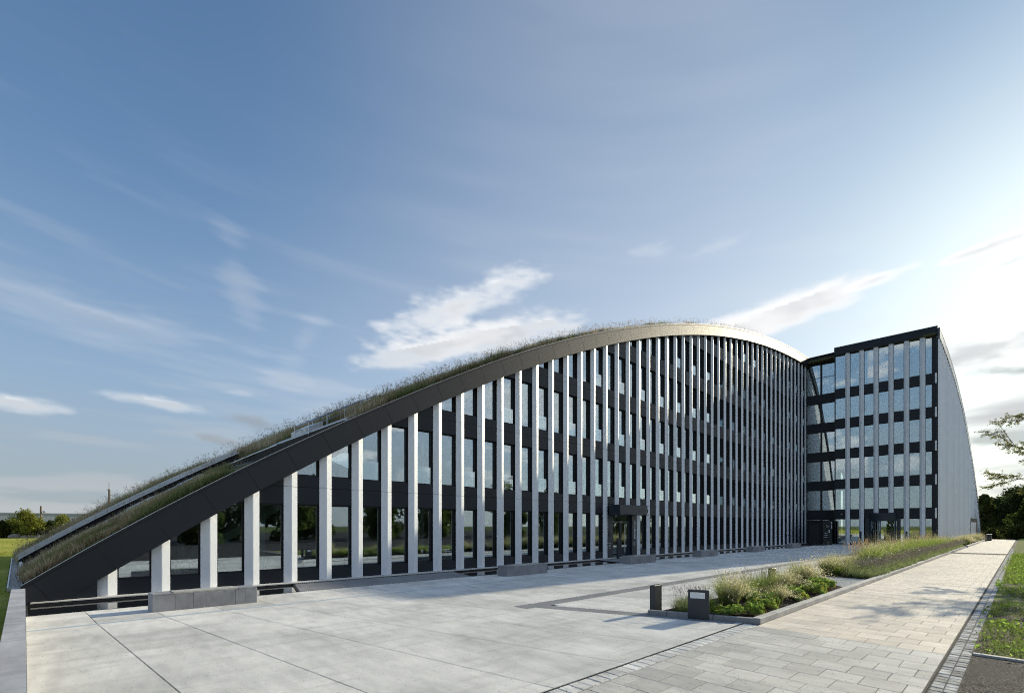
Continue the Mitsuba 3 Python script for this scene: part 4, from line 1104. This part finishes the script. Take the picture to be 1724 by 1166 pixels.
# ---------------------------------------------------------------- roof grass
def sample(poly, n, r):
    x0, y0, x1, y1 = poly.bounds; out = []
    while sum(map(len, out)) < n:
        q = np.c_[r.uniform(x0, x1, n), r.uniform(y0, y1, n)]
        out.append(q[shapely.contains_xy(poly, q[:, 0], q[:, 1])])
    return np.vstack(out)[:n]


rr = np.random.default_rng(21)


def on_roof(q, dz=0.0): return np.c_[q[:, 0] - LEAN * q[:, 1], q[:, 1], ztop(q[:, 0]) + dz]


def tuft_field(q, hmin, hmax, r, dry):
    """Tufts of grass: several blades from each point, in the colours of a dry green roof."""
    q = q[meshkit.fbm(np.c_[q * np.array([.9, .7]) + 17, 0 * q[:, :1]], 3, 15) > .37]
    k = 5
    p = np.repeat(on_roof(q), k, 0); p[:, :2] += r.normal(0, .06, (len(p), 2))
    patch = np.repeat(meshkit.fbm(np.c_[q * 0.7, 0 * q[:, :1]], 3, 5), k)
    h = r.uniform(hmin, hmax, len(p)) * (0.25 + 1.5 * patch)
    pick = np.repeat(meshkit.fbm(np.c_[q * 0.55 + 50, 0 * q[:, :1]], 4, 8), k) + r.normal(0, .05, len(p))
    pal = np.array([[0.24, 0.27, 0.11], [0.38, 0.30, 0.17], [0.50, 0.38, 0.24], [0.66, 0.55, 0.37]])
    g = pal[np.clip(((pick - dry) * 16 + 2.0).astype(int), 0, 3)]
    parts = []
    V, F, C = blades(p, h, r.uniform(.1, .6, len(p)), 0.019, (1, 1, 1), (1, 1, 1), r, 3, .3, jitter=0)
    t = np.tile(np.repeat(np.linspace(0, 1, 4), 2), len(p))[:, None]
    gg = np.repeat(g * (1 + .25 * r.normal(0, 1, (len(p), 1)).clip(-2, 2)), 8, 0)
    return V, F, (gg * (0.75 + 0.35 * t) + t * np.array([.05, .035, .015])).clip(.01, .8)


def stalks(q, h0, h1, r):
    p = on_roof(q); h = r.uniform(h0, h1, len(p)); a = r.uniform(0, 6.28, len(p)); le = r.uniform(.05, .4, len(p))
    s = blades(p, h, le, 0.010, (0.3, 0.26, 0.14), (0.5, 0.4, 0.28), r, 3, .2, a)
    tip = p + np.stack([np.cos(a) * le * h, np.sin(a) * le * h, h * (1 - .2 * le)], -1)
    pos = np.repeat(tip, 5, 0) + r.normal(0, .03, (len(p) * 5, 3)) - [0, 0, .03]
    return cat([s, flakes(pos, 0.022, (0.34, 0.25, 0.17), r, .3, 1.8, 1.0)])


near3 = Polygon([(2.6, 0.3), (60.5, 0.3), (60.5, 1.6), (10, 2.6), (3.5, 4.6), (1.7, 4.6)])
deep3 = Polygon([(1.8, 4.7), (8, 3.2), (16, 2.6), (16, 9), (1.8, 16)])
parts = [tuft_field(sample(R1, 10000, rr), .08, .28, rr, .53), tuft_field(sample(R2, 7500, rr), .14, .45, rr, .5), tuft_field(sample(near3, 19000, rr), .15, .43, rr, .54), tuft_field(sample(deep3, 6200, rr), .16, .46, rr, .5)]
parts += [stalks(sample(R1, 260, rr), .2, .45, rr), stalks(sample(R2, 700, rr), .35, .85, rr), stalks(sample(near3, 3000, rr), .35, .8, rr), stalks(sample(deep3, 1300, rr), .4, .9, rr)]
sl = Polygon([(-6.4, 6), (1.0, 6), (1.0, 10), (-6.4, 10)])
q = sample(sl, 500, rr); p = on_roof(q, -1.1); parts.append(blades(p, rr.uniform(.5, 1.3, 500), .3, .014, (0.08, .08, .03), (.2, .14, .08), rr))
m = cat(parts)
scene['roof_grass'] = mikit.ply((m[0], m[1]), 'leaf', color=m[2]); tag('roof_grass', 'dry brown and green grass growing along the curved roof', 'grass', kind='stuff')
q = tw(np.array([[0, 0, 0]]) if False else (np.c_[rng.uniform(0.2, 8.6, 90), np.full(90, -.5), np.full(90, 22.9)], None))[0]
m = cat([blades(q, rng.uniform(.3, .75, 90), .3, .012, (.13, .12, .05), (.22, .16, .09), rng)])
k = 'tower_roof_grass'; scene[k] = mikit.ply((m[0], m[1]), 'leaf', color=m[2]); tag(k, 'sparse grass stalks along the top edge of the end block', 'grass', kind='stuff')

# ---------------------------------------------------------------- lawn grass, verge weeds
lawn_zone = Polygon([(WX(-13) - .34, -13), (WX(0) - .34, 0), (-7.0, .4), (-8.85, 17.3), (-9.6, 30), (-16, 30), (-12, 0), (-9, -13)])
q = sample(lawn_zone, 26000, rr)
p = np.c_[q, np.full(len(q), .33)]
m = blades(p, rr.uniform(.035, .085, len(p)), rr.uniform(.2, .8, len(p)), .010, (0.20, 0.21, 0.035), (0.44, 0.43, 0.09), rr, 2)
scene['lawn_grass'] = mikit.ply((m[0], m[1]), 'leaf', color=m[2]); tag('lawn_grass', 'short mown grass left of the concrete wall', 'grass', kind='stuff')
vz = sbox(5.7, -19.6, 46, -17.68)
q = sample(vz, 15000, rr)
dens = meshkit.fbm(np.c_[q * np.array([.9, 2.0]), 0 * q[:, :1]], 3, 4); q = q[(dens > 0.50) | (q[:, 0] > 20)]
p = np.c_[q, np.zeros(len(q))]
pa = [blades(p, rr.uniform(.06, .26, len(p)), rr.uniform(.2, .9, len(p)), .010, (0.12, 0.18, 0.04), (0.28, 0.34, 0.09), rr, 3, .4)]
q2 = sample(vz, 1500, rr)
for c in q2[:650]:
    if meshkit.fbm(np.array([[c[0] * .9, c[1] * 2, 0]]), 3, 4)[0] < .45 and c[0] < 24: continue
    n = int(rr.integers(8, 16)); s = rr.uniform(.07, .20)
    pos = np.c_[c[0] + rr.normal(0, s, n), np.minimum(c[1] + rr.normal(0, s, n), -17.58), np.abs(rr.normal(.05, .06, n)) + .015]
    pa.append(flakes(pos, rr.uniform(.03, .055), np.array((0.24, 0.36, 0.07)) * rr.uniform(.7, 1.3), rr, .3, 1.8))
m = cat(pa)
scene['verge_weeds'] = mikit.ply((m[0], m[1]), 'leaf', color=m[2]); tag('verge_weeds', 'rough grass and broad-leaved weeds on the verge right of the path', 'weeds', kind='stuff')
q = sample(sbox(5.66, -18.6, 12, -17.67), 2500, rr)
m = flakes(np.c_[q, np.full(len(q), .006)], .022, (0.16, 0.14, 0.12), rr, .5, 1.2, 0)
scene['verge_gravel'] = mikit.ply((m[0], m[1]), 'leaf', color=m[2]); tag('verge_gravel', 'loose gravel between the weeds on the verge', 'gravel', kind='stuff')

# ---------------------------------------------------------------- trees and shrubs
def crown_leaves(clumps, per, leaf, color, r, tone=0.35, flat=1.0):
    parts = []
    for c, rad in clumps:
        d = r.normal(0, 1, (per, 3)); d /= np.linalg.norm(d, axis=1, keepdims=True)
        pos = c + d * (rad * r.uniform(.35, 1.0, (per, 1)) ** .6) * np.array([1, 1, flat])
        parts.append(flakes(pos, leaf, np.array(color) * r.uniform(1 - tone, 1 + tone), r, .3, 1.7))
    return cat(parts)


def tree(name, x, y, z, h, width, color, lab, catg, seed, trunk=0.25, leaf=0.32, clumps=34, per=120, low=0.3, group=None, narrow=1.0):
    r = np.random.default_rng(seed); key = num(name)
    bole = np.array([[x + .25 * math.sin(i * 1.3 + seed) * i / 6, y, z + h * .85 * i / 6] for i in range(7)])
    parts = [tube(bole, np.linspace(trunk, trunk * .2, 7), 8)]
    cl = []
    for i in range(clumps):
        t = r.uniform(low, 1.0); env = math.sin(math.pi * min(1, max(0.08, (t - low + .12) / (1.12 - low))) ** .8)
        a = r.uniform(0, 6.28); q = width * .5 * env * r.uniform(.25, .95)
        c = np.array([x + q * math.cos(a), y + q * math.sin(a), z + h * t * .97])
        cl.append((c, r.uniform(.12, .24) * width * narrow))
        if i % 3 == 0 and trunk > .1:
            s = np.array([x, y, z + h * max(.15, t - .25)]); parts.append(tube([s, (s + c) / 2 + [0, 0, .1 * h], c], [trunk * .35, trunk * .22, .02], 5))
    add(key + '__trunk', join(parts), 'bark')
    m = crown_leaves(cl, per, leaf, color, r)
    add(key + '__crown', (m[0], m[1]), 'leaf', color=m[2])
    tag(key, lab, catg, group)


def at(X, D, z=0.0):
    """Ground point at image column X of the 1724-pixel photograph, depth D along the view."""
    p = EYE + FWD * D + RGT * (X - 862) / 780 * D
    return float(p[0]), float(p[1])


DK, OL = (0.055, 0.078, 0.03), (0.27, 0.29, 0.06)
for X, D, h, w, col, lab, s in [(42, 72, 4.1, 4.6, OL, 'tallest olive-green shrub at the far edge of the lawn, left of the lamp post', 1), (20, 73, 2.6, 4.0, OL, 'low rounded shrub at the far left edge of the lawn', 2), (64, 74, 2.4, 4.4, (.05, .07, .02), 'dark low shrub below the lamp post at the lawn edge', 3),
                                (86, 75, 2.3, 4.0, (.045, .06, .02), 'dark spreading shrub behind the foot of the roof', 4), (106, 73, 3.5, 3.6, OL, 'bright shrub between the lamp post and the grassy roof foot', 5), (2, 71, 2.3, 4.0, (.07, .1, .025), 'small shrub cut by the left edge behind the lawn', 6)]:
    x, y = at(X, D); tree('shrub', x, y, .2, h, w, col, lab, 'shrub', s, .07, .16, 34, 130, .12)
for X, D, h, w, col, lab, s, lo in [(1657, 100, 8.6, 5.0, (.08, .10, .03), 'slender sunlit tree just right of the far end of the building', 11, .15), (1683, 104, 8.3, 8.0, DK, 'dark leafy tree in the middle of the distant group on the right', 12, .1), (1708, 110, 10.6, 10.5, DK, 'tallest dark tree of the distant group on the right', 13, .1),
                                    (1728, 98, 10.0, 9.0, DK, 'dark tree of the distant group cut by the right edge', 14, .1), (1668, 122, 9.0, 7.0, (.04, .055, .018), 'tree behind the slender one beyond the building end', 15, .1), (1742, 82, 6.4, 7.0, (.05, .075, .02), 'nearer green bush at the right edge before the dark trees', 16, .05)]:
    x, y = at(X, D); tree('tree', x, y, 0, h, w, col, lab, 'tree', s, .22, .30, 46, 170, lo)
for X, D, h, lab, s in [(1700, 88, 2.0, 'low scrub at the foot of the distant dark trees', 21), (1722, 80, 2.2, 'low scrub at the right edge beyond the end of the path', 22), (1676, 92, 1.4, 'low scrub between the bin and the distant trees', 23)]:
    x, y = at(X, D); tree('shrub', x, y, 0, h, 5.5, (.075, .10, .03), lab, 'shrub', s, .05, .2, 24, 110, .1)
for i, (x, y, h) in enumerate([(-22, -47, 8), (-9, -52, 7), (4, -46, 6), (16, -54, 9), (28, -48, 7), (42, -56, 9), (58, -50, 8), (76, -58, 10), (96, -52, 9), (120, -60, 11), (-40, -56, 9), (-16, -58, 9), (-2, -60, 10), (10, -62, 9), (22, -60, 10), (35, -62, 10), (50, -64, 10), (67, -62, 10), (86, -66, 11)]):
    tree('tree', x, y, -.1, h, h * .8, (.07, .10, .03), 'tree beyond the road behind the viewer, mirrored in the ground floor glass', 'tree', 40 + i, .2, .4, 34, 80, .04, 'trees mirrored in the windows')

# the tree whose branches reach in on the right: pinnate leaves on drooping twigs
r = np.random.default_rng(77); key = num('ash_tree')
tx, ty = 27.6, -20.7
wood, leafp = [tube([[tx, ty, -.1], [tx + .1, ty + .1, 2.2], [tx - .1, ty + .3, 4.4], [tx, ty + .2, 7.2]], [.16, .13, .1, .04], 10)], []


def twig(p0, d, L, r, lv, subs=(6, 4)):
    n = 5; pts = [p0]; v = d / np.linalg.norm(d)
    for i in range(n):
        v = v + r.normal(0, .09, 3) + np.array([0, 0, -.03 if lv else .0]); v /= np.linalg.norm(v); pts.append(pts[-1] + v * L / n)
    pts = np.array(pts); wood.append(tube(pts, np.linspace([.05, .016, .007][lv], [.014, .006, .003][lv], n + 1), 5, False))
    if lv < 2:
        for k in range(subs[lv]):
            i = int(r.integers(2 if lv else 1, n + 1)); w = np.cross(v, r.normal(0, 1, 3)); w /= np.linalg.norm(w); w[2] *= .45
            twig(pts[i], v * .8 + w * .9, L * r.uniform(.28, .42), r, lv + 1)
    if lv >= 1:
        for i in range(1, n + 1):
            for k in range(2):
                dd = v + r.normal(0, .6, 3); dd /= np.linalg.norm(dd); s = np.cross(dd, [0, 0, 1]); s /= np.linalg.norm(s) + 1e-9
                m_ = 5; t = (np.arange(m_) + 1) / m_ * r.uniform(.14, .24)
                for sg in (-1, 1):
                    leafp.append(pts[i] + dd * t[:, None] + sg * s * .03 + r.normal(0, .008, (m_, 3)) - [0, 0, .02])


for i in range(4):
    a = math.radians(-150 + 48 * i + r.uniform(-12, 12)); z = r.uniform(2.8, 6.8)
    twig(np.array([tx, ty + .2, z]), np.array([math.cos(a), math.sin(a), r.uniform(.0, .35)]), r.uniform(1.6, 2.0), r, 0, (5, 3))
for (gx, gy, gz, z0, q) in [(25.0, -17.95, 5.7, 4.6, .86), (25.2, -18.0, 4.9, 4.2, .84), (25.4, -18.05, 4.3, 3.5, .86), (25.5, -18.05, 5.2, 4.0, .72), (26.2, -18.2, 7.5, 6.0, .8)]:
    s_ = np.array([tx, ty + .2, z0]); d = np.array([gx, gy, gz]) - s_; twig(s_, d, np.linalg.norm(d) * q, r, 0, (8, 4))
add(key + '__trunk', join(wood), 'bark')
m = flakes(np.vstack(leafp), .027, (0.20, 0.205, 0.075), r, .35, 2.6)
add(key + '__crown', (m[0], m[1]), 'leaf', color=m[2])
tag(key, 'near tree whose thin leafy branches reach in from the right edge', 'tree')

# ---------------------------------------------------------------- left background
key = num('industrial_hall')
add(key + '__wall', bx(-210, 40, 190, 230, -.2, 3.3), 'black_matt')
for x in np.arange(-210, 40, 6.0): add(key + '__cladding_panel', bx(x + .05, x + 5.95, 189.8, 230, 3.35, 6.1), 'shed_cladding')
add(key + '__roof', bx(-210.3, 40.3, 189.6, 230.3, 6.12, 6.35), 'zinc')
for x in np.arange(-205, 40, 4.5): add(key + '__window', bx(x, x + .5, 189.75, 189.99, .3, 3.3), 'teal_paint')
add(key + '__ledge', bx(-210, 40, 189.7, 189.98, 1.5, 1.75), 'teal_paint')
tag(key, 'long low grey industrial hall with teal window posts beyond the lawn', 'building')
x, y = at(69, 90); key = num('lamp_post')
add(key + '__pole', tube([[x, y, 0], [x, y, 6.1]], [.20, .15], 10), 'wood_pole')
add(key + '__lamp', join([tube([[x, y, 5.0], [x + .5, y, 5.15]], [.04, .04], 6), tube([[x + .5, y, 5.2], [x + .5, y, 4.95], [x + .5, y, 4.75]], [.08, .26, .2], 10)]), 'zinc')
tag(key, 'wooden post with a hanging lamp behind the lawn shrubs', 'lamp post')
x, y = at(184, 62); key = num('utility_pole')
add(key + '__pole', tube([[x, y, 0], [x, y, 7.1]], [.17, .12], 10), 'wood_pole'); add(key + '__cap', join([tube([[x, y, 7.1], [x, y, 8.1]], [.07, .05], 8), tube([[x - .28, y, 7.0], [x + .1, y, 7.0]], .05, 6)]), 'zinc')
tag(key, 'tall wooden utility pole rising behind the grassy roof', 'utility pole')
x, y = at(24, 70); y = min(y, 85); m = rock(.62, 5, (1.1, 1, .85)); k = add('boulder', (m[0] + [x, y, .5], m[1]), 'boulder_stone', 40); tag(k, 'rounded brown boulder at the far edge of the lawn', 'boulder')
key = num('stone_wall'); (xa, ya), (xb, yb) = at(34, 72), at(84, 72)
for i in range(9):
    a, b = i / 9, (i + .97) / 9; add(key + '__block', cbox(xa + (xb - xa) * a, xa + (xb - xa) * b, 84.6, 85.2, .3, .72 + .03 * (i % 2), .03), 'kerb_stone')
tag(key, 'low stone wall along the far edge of the lawn', 'wall')
